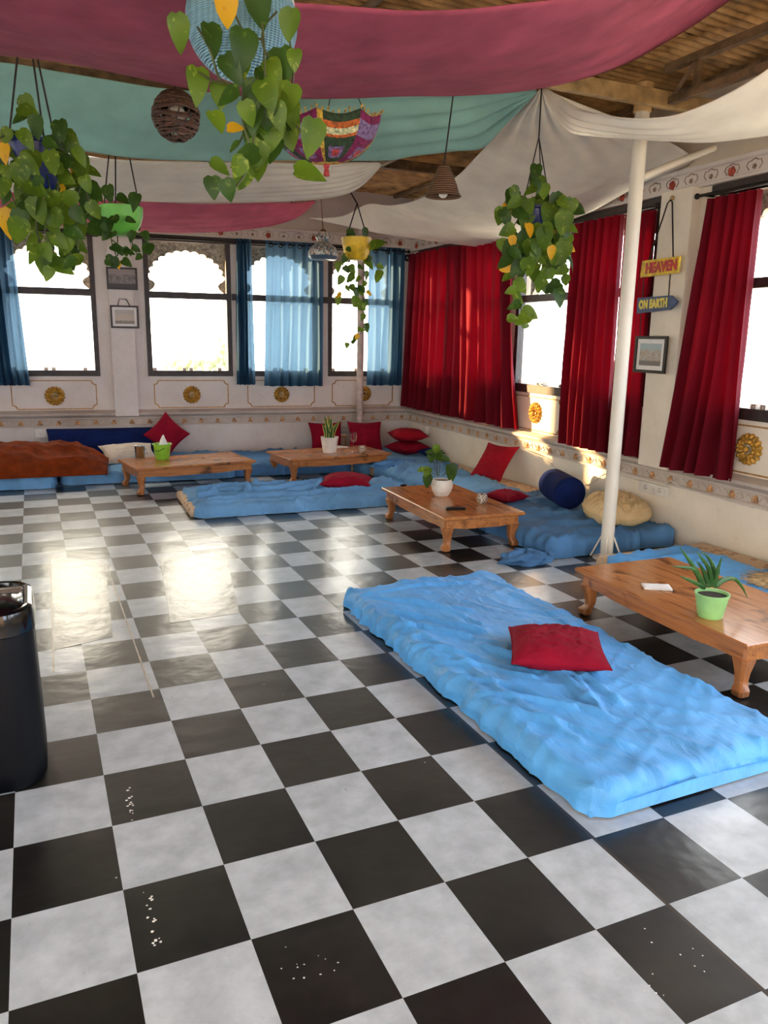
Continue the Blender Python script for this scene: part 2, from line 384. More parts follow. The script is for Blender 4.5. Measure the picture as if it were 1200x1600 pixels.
# dado band with ledge, frieze
def flower(m, T, a, n, z, r, mi):
    m.add([T(a, n+.012, z)] + [T(a+r*math.cos(k*PI/5)*(1 if k % 2 == 0 else .55), n, z+r*math.sin(k*PI/5)*(1 if k % 2 == 0 else .55)) for k in range(10)], [(0, k+1, (k+1) % 10+1) for k in range(10)], mi)
def dado(name, T, end):
    t = MB()
    prof = [(0, .47), (.035, .47), (.035, .485), (.022, .492), (.022, .555), (.035, .562), (.038, .58), (.085, .615), (.09, .64), (.05, .655), (.0, .672)]
    t.grid([[T(a, n, z) for n, z in prof] for a in (0, end)])
    o = struct(t.build(name, M['dado'], smooth=False))
    f = MB(); k = 0; a = .12
    while a < end:
        # a bud over two leaves in raised plaster, and a small gilt flower
        f.lathe([(0, .016), (.014, .012), (.026, 0)], (0, 0, 0), 8, 0, None) if False else None
        c = T(a, .024, .528)
        f.ball(c, .021, 8, 6, 0, (1, 1, 1.1))
        for s in (-1, 1): f.ball(T(a+s*.020, .026, .506), .014, 8, 5, 0)
        f.ball(T(a, .024, .507), .016, 8, 5, 0)
        f.tube([T(a+.03, .024, .50), T(a+.055, .03, .535), T(a+.085, .028, .545), T(a+.105, .024, .51), T(a+.085, .026, .50)], .006, 5, 1)
        f.tube([T(a-.03, .024, .50), T(a-.055, .03, .535), T(a-.085, .028, .545)], .006, 5, 1)
        a += .215; k += 1
    f.build('flower_relief', [M['flower'], M['dado']], o)
    return o
PINV.clear()
def _p(o): PINV[o.name] = Matrix.Identity(4); return o
_build = MB.build
def build2(s, name, mats, parent=None, *a, **k):
    if parent is not None and parent.name not in PINV: PINV[parent.name] = Matrix.Identity(4)
    return _build(s, name, mats, parent, *a, **k)
MB.build = build2
dado('trim_1', TB, 7.6); dado('trim_2', TR, 12.8)
def frieze(name, T, z0, z1, end):
    t = MB(); prof = [(0, z0), (.05, z0), (.05, z0+.02), (.035, z0+.025), (.035, z1-.025), (.06, z1-.015), (.065, z1+.01), (0, z1+.02)]
    t.grid([[T(a, n, z) for n, z in prof] for a in (0, end)])
    o = struct(t.build(name, M['wall'], smooth=False))
    f = MB(); a = .2; k = 0; zc = (z0+z1)/2
    while a < end:
        r = .032 if k % 3 == 0 else .017
        f.lathe([(0, .010), (r*.6, .009), (r, .002)], (0, 0, 0), 10, 0) if False else None
        for q in range(5):
            f.ball(T(a+r*.6*math.cos(q*2*PI/5), .036, zc-.01+r*.6*math.sin(q*2*PI/5)), r*.55, 6, 4, 0 if k % 3 == 0 else 1, (1, 1, 1))
        for s in (-1, 1):
            f.tube([T(a+s*.045, .037, zc-.03), T(a+s*.068, .038, zc), T(a+s*.055, .038, zc+.03), T(a+s*.035, .037, zc+.028)], .003, 5, 1)
            f.tube([T(a+s*.03, .037, zc+.03), T(a, .038, zc+.042)], .0045, 5, 1)
        a += .2; k += 1
    f.build('painted_flowers', [M['redflower'], M['brownleaf']], o)
frieze('trim_3', TB, 2.805, 2.945, 7.6); frieze('trim_4', TR, 2.765, 2.905, 12.8)

# windows
def arch_panel(m, T, a0, a1, z0, z1, n0, n1):
    """stone slab with a many-lobed arch cut out of it"""
    w = a1-a0; c = (a0+a1)/2; H = z1-z0
    P = [(-.5*w, z0), (-.42*w, z0+.10*H), (-.40*w, z0+.17*H), (-.43*w, z0+.23*H), (-.475*w, z0+.255*H)]
    N = 13; zc = z0+.24*H; rx = .465*w; rz = .545*H
    for k in range(N):
        t0 = PI-PI*k/N; t1 = PI-PI*(k+1)/N
        for q in range(7):
            s = q/6; t = t0+(t1-t0)*s; b = 1+.075*math.sin(PI*s)
            P.append((rx*b*math.cos(t), zc+rz*b*math.sin(t)+.02*H))
    P += [(.475*w, z0+.255*H), (.43*w, z0+.23*H), (.40*w, z0+.17*H), (.42*w, z0+.10*H), (.5*w, z0)]
    for n in (n0, n1):
        vs = [T(c+x, n, z) for x, z in P]; vs2 = []
        for x, z in P:
            # matching point on the slab's outline
            vs2.append(T(c+x, n, z))
        ol = []
        for i, (x, z) in enumerate(P):
            f = i/(len(P)-1)
            if f < .25: ol.append((-.5*w, z0+H*f/.25))
            elif f < .75: ol.append((-.5*w+w*(f-.25)/.5, z1))
            else: ol.append((.5*w, z1-H*(f-.75)/.25))
        rows = [[T(c+x, n, z) for x, z in P], [T(c+x, n, z) for x, z in ol]]
        m.grid(rows)
    m.grid([[T(c+x, n0, z) for x, z in P], [T(c+x, n1, z) for x, z in P]])
nwin = [0]
def window(T, a0, a1, sill, sz, tb, tt, hb, ext0, ext1, latch=True):
    nwin[0] += 1
    f = MB(); j = .058; n0, n1 = -.07, .012
    f.wbox(T, a0, a1, n0, n1+.01, sill, sz); f.wbox(T, a0, a0+j, n0, n1, sz, hb); f.wbox(T, a1-j, a1, n0, n1, sz, hb)
    f.wbox(T, a0-ext0, a1+ext1, n0, n1+.004, tb, tt); f.wbox(T, a0-.07, a1+.08, n0, n1+.012, hb, hb+.07)
    o = struct(f.build('window_%d' % nwin[0], M['frame'], smooth=False, bev=.004))
    s = MB(); arch_panel(s, T, a0+j-.01, a1-j+.01, tt-.01, hb+.01, -.21, -.13); s.build('arch_panel', M['stone'], o, smooth=False)
    g = MB(); g.wbox(T, a0+j, a1-j, -.034, -.028, sz, tb); g.build('glass_pane', M['glass'], o, smooth=False)
    if latch:
        w = a1-a0
        for q in (.14, .48, .56, .90):
            c = MB(); c.wbox(T, a0+w*q, a0+w*q+.045, -.05, .015, sz, sz+.035); c.wbox(T, a0+w*q+.01, a0+w*q+.035, .0, .03, sz+.008, sz+.022)
            c.build('latch', M['clip'], o, smooth=False)
    return o
for i, (a, b) in enumerate(BW): window(TB, a, b, 1.09, 1.16, 2.05, 2.13, 2.735, .14 if i == 1 else 0, .14 if i == 1 else 0)
for i, (a, b) in enumerate(RW[:6]): window(TR, a, b, 1.075, 1.16, 2.003, 2.075, 2.69, 0, .12 if i == 2 else 0, i in (2, 4))

# gold outline panels under windows (moulded lines)
def panel(name, T, a0, a1, z0, z1):
    r = .05; path = []
    for (cx, cz, t0) in ((a0, z0, 0), (a1, z0, 1), (a1, z1, 2), (a0, z1, 3)):
        for q in range(5):
            t = PI/2*q/4
            if t0 == 0: p = (cx+r*math.sin(t), cz+r*math.cos(t))
            elif t0 == 1: p = (cx-r*math.cos(t), cz+r*math.sin(t))
            elif t0 == 2: p = (cx-r*math.sin(t), cz-r*math.cos(t))
            else: p = (cx+r*math.cos(t), cz-r*math.sin(t))
            path.append(p)
    n = len(path); m = MB(); w = .007
    rows = []
    for i in range(n):
        p0 = Vector(path[i-1]); p1 = Vector(path[i]); p2 = Vector(path[(i+1) % n])
        t = ((p1-p0).normalized()+(p2-p1).normalized()).normalized(); q = Vector((-t.y, t.x))
        a = p1+q*w; b = p1-q*w
        rows.append([T(a.x, 0, a.y), T(a.x, .008, a.y), T(b.x, .008, b.y), T(b.x, 0, b.y)])
    m.grid(rows, 0, True, True)
    struct(m.build(name, M['goldline'], smooth=False))
PB = [(.261, 1.138), (1.39, 2.296), (2.556, 3.484), (4.18, 5.141)]
for i, (a, b) in enumerate(PB): panel('trim_%d' % (5+i), TB, a, b, .69, 1.035)
PR = [(.36, 1.3), (1.58, 2.52), (2.775, 3.675), (3.92, 4.82), (5.53, 6.5)]
for i, (a, b) in enumerate(PR): panel('trim_%d' % (9+i), TR, a, b, .69, 1.035)
def rosette(T, a, z, r, label):
    o = thing('wall_rosette', T(a, 0, z), label, 'rosette', 'gold flower rosettes under the windows')
    def disc(prof, nm, pet, rr):
        m = MB(); rows = []
        for (f, h) in prof:
            row = []
            for k in range(96):
                th = 2*PI*k/96; lob = abs(math.sin(th*pet/2)); rad = rr*f*(1-.13*(1-lob)*f)
                row.append(T(a+rad*math.cos(th), h*(.72+.28*lob) if f > .1 else h, z+rad*math.sin(th)))
            rows.append(row)
        m.grid(rows, 0, True); m.build(nm, M['gold'], o)
    disc([(1, 0), (1, .014), (.93, .028), (.75, .036), (.6, .026), (.55, .016)], 'outer_petals', 16, r)
    disc([(.66, .012), (.62, .034), (.5, .044), (.36, .034), (.3, .026)], 'inner_petals', 12, r)
    c = MB(); c.ball(T(a, .034, z), r*.2, 12, 8); c.build('centre_boss', M['gold'], o)
for a, z, r, l in ((.68, .853, .108, 'gold flower rosette on the back wall beside the slim white pole'), (1.844, .848, .108, 'gold flower rosette beneath the wide sheer blue curtain'),
                   (3.021, .853, .115, 'gold flower rosette under the uncurtained arched window above the table with the lime bucket'), (4.66, .85, .12, 'gold flower rosette above the white socket plate and brown blanket')):
    rosette(TB, a, z, r, l)
rosette(TR, 3.222, .873, .112, 'sunlit gold rosette between the two sets of red curtains')
rosette(TR, 6.012, .867, .118, 'gold flower rosette at the picture edge beside the last red curtain')

# roof: corrugated sheet on trusses
def roofz(x): return 3.50 - .045*(x-4.0)
m = MB(); rows = []
ny = int(13.2/.0095)
for i in range(0, int(13.3/.0127)+1):
    y = -2.9+i*.0127; h = .017*math.sin(2*PI*y/.076)
    rows.append([(XL-.4, y, roofz(XL-.4)+h), (1.2, y, roofz(1.2)+h), (5.3, y, roofz(5.3)+h)])
m.grid(rows); o = m.build('ceiling', M['roof'], fix=False, ang=180); struct(o)
def truss(x, y0, y1, label):
    o = thing('roof_truss', (x, (y0+y1)/2, 3.2), label, 'truss', 'steel roof trusses')
    m = MB(); m.box((x, (y0+y1)/2, 3.40), (.05, y1-y0, .05)); m.build('top_chord', M['rust'], o, smooth=False)
    m = MB(); m.box((x, (y0+y1)/2, 3.19), (.05, y1-y0, .045)); m.build('bottom_chord', M['rust'], o, smooth=False)
    k = 0; y = y1-.28
    while y > y0+.2:
        m = MB(); m.box((x, y, 3.295), (.035, .035, .18)); m.build('web_post', M['rust'], o, smooth=False)
        m = MB(); m.tube([(x, y+.02, 3.38), (x, y+.22, 3.20)], .018, 4); m.build('web_brace', M['rust'], o, smooth=False)
        y -= 1.15; k += 1
    return o
truss(4.03, -2.5, 4.5, 'brown steel truss running towards the viewer from the white pole head')
truss(3.1, 4.75, 10.0, 'steel truss above the cone shaped rope lamp')
m = MB(); m.box((1.1, 4.665, 3.265), (7.3, .06, .10)); m.box((1.1, 4.465, 3.20), (7.3, .05, .10)); tag(m.build('roof_beam', M['steelc'], smooth=False, bev=.005), 'cream painted double beam passing the white pole head under the tin roof', 'beam')
for y, l in ((7.6, 'cross beam above the mosaic lamp, behind the cone shaped rope lamp'), (6.12, 'cross beam above the bright green hanging pot'), (2.2, 'cross beam carrying the blue woven hanging basket')):
    m = MB(); m.box((1.05, y, 3.30), (7.4, .06, .09)); tag(m.build('roof_beam', M['rust'], smooth=False), l, 'beam')
for i, x in enumerate((4.55, 2.0, .6, -1.0)):
    m = MB(); m.box((x, 3.7, roofz(x)-.045), (.04, 12.6, .04)); struct(m.build('trim_%d' % (20+i), M['rust'], smooth=False))

# poles
pr = thing('support_pole', (3.905, 4.563, 0), 'white steel support pole standing by the mattress end, with splayed foot gussets', 'pole')
m = MB(); m.lathe([(.048, .012), (.048, 3.13)], (3.905, 4.563, 0), 28); m.build('shaft', M['steelw'], pr)
m = MB(); m.lathe([(.049, 3.13), (.06, 3.135), (.06, 3.20), (.05, 3.21), (.062, 3.25), (.062, 3.31), (.03, 3.33)], (3.905, 4.563, 0), 28); m.build('pole_head', M['steelc'], pr)
m = MB(); m.lathe([(0, 0), (.10, 0), (.10, .012), (0, .012)], (3.905, 4.563, 0), 28); m.build('base_plate', M['steelw'], pr)
for k in range(4):
    a = PI/4+k*PI/2; d = Vector((math.cos(a), math.sin(a), 0)); q = Vector((-d.y, d.x, 0))*.005; c = Vector((3.905, 4.563, 0))
    m = MB(); m.tube([c+d*.045+Vector((0, 0, .17)), c+d*.115+Vector((0, 0, .008))], .007, 6); m.build('foot_gusset', M['steelw'], pr)
m = MB(); m.tube([(3.93, 4.57, 2.72), (4.60, 4.585, 2.99)], .026, 10); m.build('brace', M['steelw'], pr)
pb = TB(.80, .19, 0)
po = thing('support_pole', pb, 'slim whitish pole rising behind the low table with the snake plant', 'pole')
m = MB(); m.lathe([(.047, .012), (.047, 3.28)], pb, 24); m.build('shaft', mat('pinkish_pole_paint', (206, 190, 180), .5), po)
m = MB(); m.lathe([(0, 0), (.09, 0), (.09, .012), (0, .012)], pb, 24); m.build('base_plate', M['steelw'], po)

# ------------------------------------------------------------------ ceiling cloths
def cloth(name, A, B, nu, nv, mt, label, billow=.06, gath=(0, 0), folds=6, amp=.03, seed=0, hem=True):
    """sheet slung between edge A and edge B; gath = how strongly each end is bunched into folds"""
    a = catmull(A, nu); b = catmull(B, nu); rows = []
    for j in range(nv):
        t = j/(nv-1); row = []
        for i in range(nu):
            s = i/(nu-1); p = a[i].lerp(b[i], t)
            bl = billow*math.sin(PI*t)*math.sin(PI*min(1, max(0, s)))**.7
            g = gath[0]*math.exp(-s*5)+gath[1]*math.exp(-(1-s)*5)
            ph = t*folds*2*PI+seed+.6*nz(s*3, t*2, seed)
            f = amp*g*math.sin(ph)*min(1, 6*s if gath[0] else 1)*min(1, 6*(1-s)+.25 if gath[1] else 1)
            p = p+Vector((0, 0, -bl+f+.012*nz(p.x*1.7, p.y*1.7, seed)))
            row.append(p)
        rows.append(row)
    m = MB(); m.grid(rows)
    o = m.build(name, mt, fix=False, ang=180, solid=.004); tag(o, label, 'cloth')
    return o
def py(lst): return [at_y(u, v, y) for u, v, y in lst]
A = py([(-190, 66, 4.45), (0, 85, 4.4), (100, 99, 4.38), (200, 119, 4.36), (300, 138, 4.34), (390, 150, 4.32), (480, 154, 4.3), (600, 153, 4.28), (720, 149, 4.25), (850, 137, 4.15), (960, 110, 4.0), (1050, 62, 3.85), (1135, 5, 3.65), (1190, -40, 3.55)])
B = py([(-420, -140, 2.8), (-150, -85, 2.78), (0, -55, 2.76), (150, -30, 2.75), (300, -8, 2.75), (400, 4, 2.75), (480, 10, 2.75), (560, 14, 2.75), (640, 17, 2.75), (760, 14, 2.75), (880, 2, 2.75), (960, -20, 2.75), (1040, -60, 2.75), (1110, -110, 2.75)])
cloth('ceiling_cloth', A, B, 120, 40, M['mag'], 'large magenta cloth slung across the ceiling above the trailing plant in the blue basket', .05, (.2, .5), 5, .03, 1)
A = py([(-200, 92, 5.3), (0, 98, 5.25), (100, 112, 5.25), (250, 138, 5.25), (400, 148, 5.2), (560, 140, 5.1), (700, 132, 4.95), (790, 134, 4.75), (836, 140, 4.62)])
B = py([(-200, 184, 5.85), (0, 202, 5.88), (108, 232, 5.9), (250, 250, 5.9), (425, 251, 5.9), (590, 252, 5.85), (650, 244, 5.75), (712, 238, 5.55), (755, 234, 5.35), (790, 200, 5.05), (820, 165, 4.75), (838, 144, 4.64)])
cloth('ceiling_cloth', A, B, 90, 36, M['teal'], 'teal cloth slung behind the magenta one, over the brown wicker ball lamp', .04, (0, 1), 5, .04, 2)
A = py([(-200, 215, 6.42), (0, 226, 6.42), (140, 246, 6.42), (300, 253, 6.4), (450, 255, 6.35), (540, 255, 6.45), (592, 254, 6.5)])
B = py([(-200, 275, 7.2), (0, 298, 7.25), (140, 310, 7.3), (320, 316, 7.3), (440, 315, 7.2), (520, 308, 7.0), (562, 294, 6.8), (596, 258, 6.52)])
cloth('ceiling_cloth', A, B, 80, 30, M['wcloth'], 'off white cloth strip hanging between the teal cloth and the pink one', .03, (0, 1.2), 7, .03, 3)
A = py([(-200, 280, 7.5), (0, 300, 7.5), (150, 312, 7.5), (300, 318, 7.5), (420, 316, 7.6), (490, 314, 7.9)])
B = py([(-200, 325, 8.4), (0, 340, 8.4), (100, 352, 8.4), (220, 361, 8.4), (330, 362, 8.4), (410, 354, 8.35), (462, 340, 8.2), (492, 317, 8.0)])
cloth('ceiling_cloth', A, B, 70, 26, M['pink'], 'pink cloth strip sagging in front of the back wall frieze', .03, (0, .8), 5, .03, 4)
G = at_y(843, 141, 4.60)
A = [G] + py([(795, 190, 5.1), (748, 240, 5.7), (715, 275, 6.2), (668, 306, 6.8), (615, 321, 7.4), (574, 319, 8.0), (535, 338, 8.4), (484, 341, 8.6)])
B = [G+Vector((.03, -.01, .01))] + [K+RNv*.11-RDv*b+Vector((0, 0, z)) for b, z in ((5.25, 2.99), (4.76, 2.884), (3.963, 2.731), (2.9, 2.66), (2.015, 2.645))]
A2 = catmull(A, 60); B2 = catmull(B, 60)
# the far hem droops between the far ends
rows = []
for i in range(60):
    s = i/59; row = []
    for j in range(48):
        t = j/47; p = A2[i].lerp(B2[i], t)
        bl = (.10*math.sin(PI*t)*math.sin(PI*s)+.035*math.sin(PI*t)*s)
        g = .035*math.exp(-s*6)*min(1, 8*s)*math.sin(t*7*2*PI+1.2*nz(s*4, t*3))
        row.append(p+Vector((0, 0, -bl+g+.01*nz(p.x*2, p.y*2))))
    rows.append(row)
m = MB(); m.grid(rows); tag(m.build('ceiling_cloth', M['wcloth'], fix=False, ang=180, solid=.004), 'large off white cloth spread under the roof above the corner red curtains', 'cloth')
A = [G+Vector((.02, -.03, .02))] + py([(900, 165, 4.3), (950, 177, 4.1), (1000, 183, 3.95), (1060, 178, 3.8), (1130, 150, 3.6), (1200, 108, 3.4), (1290, 40, 3.2)])
B = [G+Vector((.0, -.03, -.01))] + py([(885, 195, 4.4), (930, 208, 4.35), (985, 215, 4.3), (1040, 220, 4.2), (1110, 222, 4.1), (1200, 212, 3.9), (1320, 185, 3.7)])
cloth('ceiling_cloth', A, B, 70, 40, M['wcloth'], 'off white cloth swag crossing in front of the white pole head', .03, (1.6, 0), 4, .03, 5)

# ------------------------------------------------------------------ curtains
def curtain(name, T, top, bot, zt, zb, n, folds, amp, mt, label, seed, rings=0, group=None, hem=True, curve=0., zbs=0.):
    (a0, a1), (b0, b1) = top, bot
    o = thing(name, T((a0+a1)/2, n, zb), label, 'curtain', group)
    m = MB(); rows = []; NU = max(60, folds*14); NV = 50
    for j in range(NV+1):
        t = j/NV; row = []
        for i in range(NU+1):
            s = i/NU
            sw = s+.25/folds*nz(s*folds*.8, t*1.3, seed)*min(1, 8*s*(1-s)+.0)
            e = t**1.3
            a = (a0+(a1-a0)*sw)*(1-e)+(b0+(b1-b0)*sw)*e + curve*math.sin(PI*t)*(s-.2)
            ph = s*folds*2*PI+2.2*nz(s*2.6, t*.9, seed+4)
            A_ = amp*(.95+.9*nz(s*4, t*1.2, seed+9))*(.75+.45*t)
            d = n+A_*math.sin(ph)+.35*A_*math.sin(2*ph+1+2*t)
            z = zt+(zb+zbs*s-zt)*t+.006*math.sin(ph)*t
            row.append(T(a, d, z))
        rows.append(row)
    m.grid(rows); m.build('fabric', mt, o, fix=False, ang=180)
    for k in range(rings):
        a = a0+(a1-a0)*(k+.5)/rings; r = MB()
        c = T(a, n+amp*.9, zt-.05); d1 = T(a+.01, n, 0)-T(a, n, 0); d1.normalize()
        r.tube([c+d1*.026*math.cos(q*2*PI/16)+Vector((0, 0, .026*math.sin(q*2*PI/16))) for q in range(17)], .006, 6, cap=False); r.build('eyelet', M['iron'], o)
    return o
cb = M['curtb']; cr = M['curtr']
curtain('blue_curtain', TB, (5.62, 4.99), (5.58, 4.92), 2.80, .985, .10, 8, .038, cb, 'gathered blue curtain at the picture edge beside the leafy plant in the blue pot', 1, 0, 'blue curtains')
curtain('blue_curtain', TB, (2.42, 2.235), (2.455, 2.215), 2.80, .985, .10, 4, .035, cb, 'narrow bunched blue curtain next to the uncurtained arched window', 2, 0, 'blue curtains')
curtain('blue_curtain', TB, (2.05, 1.295), (2.095, 1.30), 2.79, .965, .10, 6, .028, cb, 'wide sheer blue curtain glowing with the arch behind it', 3, 6, 'blue curtains')
curtain('blue_curtain', TB, (.665, .155), (.675, .17), 2.79, .97, .10, 4, .024, cb, 'blue curtain in the corner beside the slim pole', 4, 3, 'blue curtains')
curtain('red_curtain', TR, (.20, 1.46), (.0, 1.50), 2.71, .68, .125, 7, .05, cr, 'red curtain in the corner next to the blue curtain', 5, 0, 'red curtains', zbs=-.005, curve=.03)
curtain('red_curtain', TR, (1.49, 2.76), (1.54, 3.06), 2.69, .68, .125, 7, .052, cr, 'red curtain ending at the sunlit gold rosette', 6, 0, 'red curtains', curve=-.02)
curtain('red_curtain', TR, (3.89, 4.55), (3.86, 4.58), 2.665, .64, .125, 6, .05, cr, 'red curtain behind the white pole', 7, 0, 'red curtains')
curtain('red_curtain', TR, (4.56, 4.90), (4.60, 4.92), 2.655, .655, .10, 3, .04, cr, 'slim red curtain between the white pole and the framed painting', 8, 0, 'red curtains')
curtain('red_curtain', TR, (5.51, 5.97), (5.27, 5.97), 2.645, .63, .13, 5, .055, cr, 'red curtain next to the hanging HEAVEN sign', 9, 0, 'red curtains')
def rod(T, a0, a1, z, n, label, fin=(True, True)):
    o = thing('curtain_rod', T((a0+a1)/2, n, z), label, 'curtain rod')
    m = MB(); m.tube([T(a0, n, z), T(a1, n, z)], .011, 10); br_ = m.build('bar', M['iron'], o)
    for a, f in ((a0, fin[0]), (a1, fin[1])):
        if f:
            m = MB(); m.ball(T(a, n, z), .022, 12, 8); m.build('finial', M['iron'], br_)
    for k in range(3):
        a = a0+(a1-a0)*(.04+.46*k); m = MB(); m.tube([T(a, 0, z), T(a, n, z)], .008, 6); m.build('bracket', M['iron'], o)
    return o
rod(TB, 6.4, .1, 2.755, .10, 'black rod carrying the blue curtains along the back wall')
rod(TR, .12, 3.1, 2.70, .11, 'black rod above the two corner red curtains')
rod(TR, 3.8, 4.93, 2.68, .11, 'black rod above the red curtain behind the white pole')
rod(TR, 5.36, 6.7, 2.685, .11, 'black rod with round end above the red curtain by the HEAVEN sign')

# ------------------------------------------------------------------ wall items
def framed(T, a0, a1, z0, z1, n, fm, pm, mount, label, bw=.022):
    o = thing('framed_picture', T((a0+a1)/2, n, z0), label, 'picture')
    m = MB()
    m.wbox(T, a0, a1, n, n+.02, z0, z0+bw); m.wbox(T, a0, a1, n, n+.02, z1-bw, z1); m.wbox(T, a0, a0+bw*(1 if a1 > a0 else -1), n, n+.02, z0+bw, z1-bw); m.wbox(T, a1-bw*(1 if a1 > a0 else -1), a1, n, n+.02, z0+bw, z1-bw)
    m.build('frame', fm, o, smooth=False)
    s = 1 if a1 > a0 else -1
    k = bw+mount
    if mount:
        m = MB(); m.wbox(T, a0+s*bw, a1-s*bw, n+.004, n+.010, z0+bw, z1-bw); m.build('mount', M['paper'], o, smooth=False)
    m = MB(); m.wbox(T, a0+s*k, a1-s*k, n+.006, n+.012, z0+k, z1-k); m.build('print', pm, o, smooth=False)
    return o
framed(TB, 3.985, 3.63, 2.13, 2.39, .092, M['frame'], M['pic1'], 0, 'grey photograph in a black frame, the upper of two on the pilaster')
fr = framed(TB, 3.965, 3.635, 1.675, 1.945, .092, M['frame'], M['pic2'], .03, 'small faded print in a dark frame hung by a cord under the grey photograph')
m = MB(); m.tube([TB(3.875, .10, 1.945), TB(3.85, .10, 2.02), TB(3.77, .10, 2.02), TB(3.735, .10, 1.945)], .005, 6); m.build('hanging_cord', M['cord'], fr)
framed(TR, 4.86, 5.23, 1.37, 1.665, .135, M['iron'], M['pic3'], .035, 'framed street painting with white mount below the blue sign', .024)

sg = thing('hanging_sign', TR(5.08, .11, 2.70), 'two wooden boards on a cord reading HEAVEN and ON EARTH', 'sign')
myel = mat('sign_yellow', (226, 190, 36), .5, 0, 20, .12); mblu = mat('sign_blue', (28, 62, 110), .5, 0, 20, .12)
mred = mat('sign_red', (186, 34, 40), .5, 0, 20, .08); mly = mat('sign_letter_yellow', (222, 206, 90), .5, 0, 20, .08)
def quad(T, P, n0, n1, mt, nm, par):
    m = MB(); k = len(P)
    m.add([T(a, n0, z) for a, z in P]+[T(a, n1, z) for a, z in P], [tuple(range(k)), tuple(range(k, 2*k))]+[(i, (i+1) % k, k+(i+1) % k, k+i) for i in range(k)]); return m.build(nm, mt, par, smooth=False)
hv = quad(TR, [(4.865, 2.13), (5.285, 2.14), (5.295, 2.262), (4.875, 2.26)], .145, .165, myel, 'upper_board', sg)
ev = quad(TR, [(4.86, 1.845), (5.24, 1.868), (5.315, 1.925), (5.24, 1.975), (4.86, 1.97)], .145, .165, mblu, 'lower_board', sg)
def text(s, T, a, n, z, size, mt, par, tilt=0., cond=.75, bold=.006):
    c = bpy.data.curves.new('lettering', 'FONT'); c.body = s; c.size = size; c.extrude = .003; c.offset = bold; c.align_x = 'LEFT'; c.align_y = 'CENTER'; c.space_character = 1.05
    o = bpy.data.objects.new('lettering', c); COL.objects.link(o); c.materials.append(mt)
    p = T(a, n, z); dx = (T(a+1, n, z)-p).normalized(); dn = (T(a, n+1, z)-p).normalized(); up = Vector((0, 0, 1))
    R = Matrix((dx, up, dn)).transposed()
    Mx = Matrix.Translation(p) @ R.to_4x4() @ Matrix.Rotation(tilt, 4, 'Z') @ Matrix.Diagonal((cond, 1, 1, 1))
    me = bpy.data.meshes.new_from_object(o.evaluated_get(bpy.context.evaluated_depsgraph_get())); bpy.data.objects.remove(o)
    o = bpy.data.objects.new('lettering', me); COL.objects.link(o)
    o.parent = par; o.matrix_parent_inverse = PINV[par.name]; o.matrix_basis = Mx
    return o
PINV[hv.name] = PINV[ev.name] = Matrix.Identity(4)
text('HEAVEN', TR, 4.925, .166, 2.192, .105, mred, hv, .02, .86)
text('ON EARTH', TR, 4.885, .166, 1.91,   .09, mly, ev, .03, .70)
m = MB()
m.tube([TR(4.94, .155, 2.26), TR(5.06, .12, 2.68), TR(5.085, .115, 2.70), TR(5.11, .12, 2.68), TR(5.215, .155, 2.26)], .006, 6); m.build('upper_cord', M['cord'], sg)
for a in (4.90, 5.20):
    m = MB(); m.tube([TR(a, .155, 2.135), TR(a+.005, .155, 1.97)], .005, 6); m.build('link_cord', M['cord'], sg)
m = MB(); m.tube([TR(4.90, .155, 1.85), TR(4.915, .155, 1.66)], .004, 6); m.build('tail_cord', M['cord'], sg)
m = MB(); m.ball(TR(5.085, .10, 2.715), .018, 10, 8); m.build('nail', M['steelc'], sg)

def socket(T, a0, a1, z0, z1, label):
    o = thing('wall_socket', T((a0+a1)/2, 0, z0), label, 'socket', 'white socket plates low on the walls')
    m = MB(); m.wbox(T, a0, a1, 0, .035, z0, z1); pl_ = m.build('plate', M['white'], o, smooth=False, bev=.004)
    w = abs(a1-a0); s = 1 if a1 > a0 else -1
    for k in range(2):
        c = a0+s*(w*(.25+.5*k)); m = MB()
        for dx, dz in ((0, .016), (-.012, -.008), (.012, -.008)): m.lathe([(0, .001), (.005, .001), (.005, 0)], (0, 0, 0), 8, 0) if False else m.ball(T(c+dx, .035, (z0+z1)/2+dz), .005, 6, 4)
        m.build('pin_holes', M['black'], pl_)
    m = MB(); m.wbox(T, a0+s*w*.46, a0+s*w*.54, .035, .042, (z0+z1)/2-.015, (z0+z1)/2+.015); m.build('switch', M['white'], pl_, smooth=False)
socket(TB, 4.92, 4.675, .345, .45, 'wide white socket plate on the wall above the brown blanket')
socket(TB, 3.89, 3.76, .375, .465, 'white socket plate above the long navy cushion')
socket(TB, 1.01, .90, .34, .43, 'small white socket plate beside the slim white pole')
socket(TR, 4.92, 5.26, .36, .45, 'white socket plate under the dado, above the beige cushion and behind the pole')
mb = thing('breaker_box', TR(.626, 0, .35), 'small white box on the wall beyond the leaning red cushion near the corner', 'box')
m = MB(); m.wbox(TR, .58, .67, 0, .06, .35, .46); m.build('case', M['white'], mb, smooth=False, bev=.004)
m = MB(); m.wbox(TR, .60, .65, .06, .068, .39, .43); m.build('cover_flap', M['white'], mb, smooth=False)
m = MB(); m.tube(catmull([TR(3.05, .05, .47), TR(3.5, .04, .43), TR(3.8, .03, .30), TR(4.2, .03, .28), TR(4.5, .04, .44), TR(4.92, .03, .45)], 30), .005, 6)
tag(m.build('cable', M['white']), 'white cable drooping along the dado above the navy bolster', 'cable')
m = MB(); m.tube(catmull([TR(5.25, .04, .47), TR(5.36, .10, .53), TR(5.45, .10, .5), TR(5.9, .05, .468), TR(6.6, .045, .462), TR(7.5, .045, .46)], 30), .005, 6)
tag(m.build('cable', M['white']), 'white cable clipped under the dado from the socket plate behind the pole', 'cable')
sp = thing('dome_speaker', TB(.10, .02, 2.66), 'small round black device in the corner above the curtains', 'speaker')
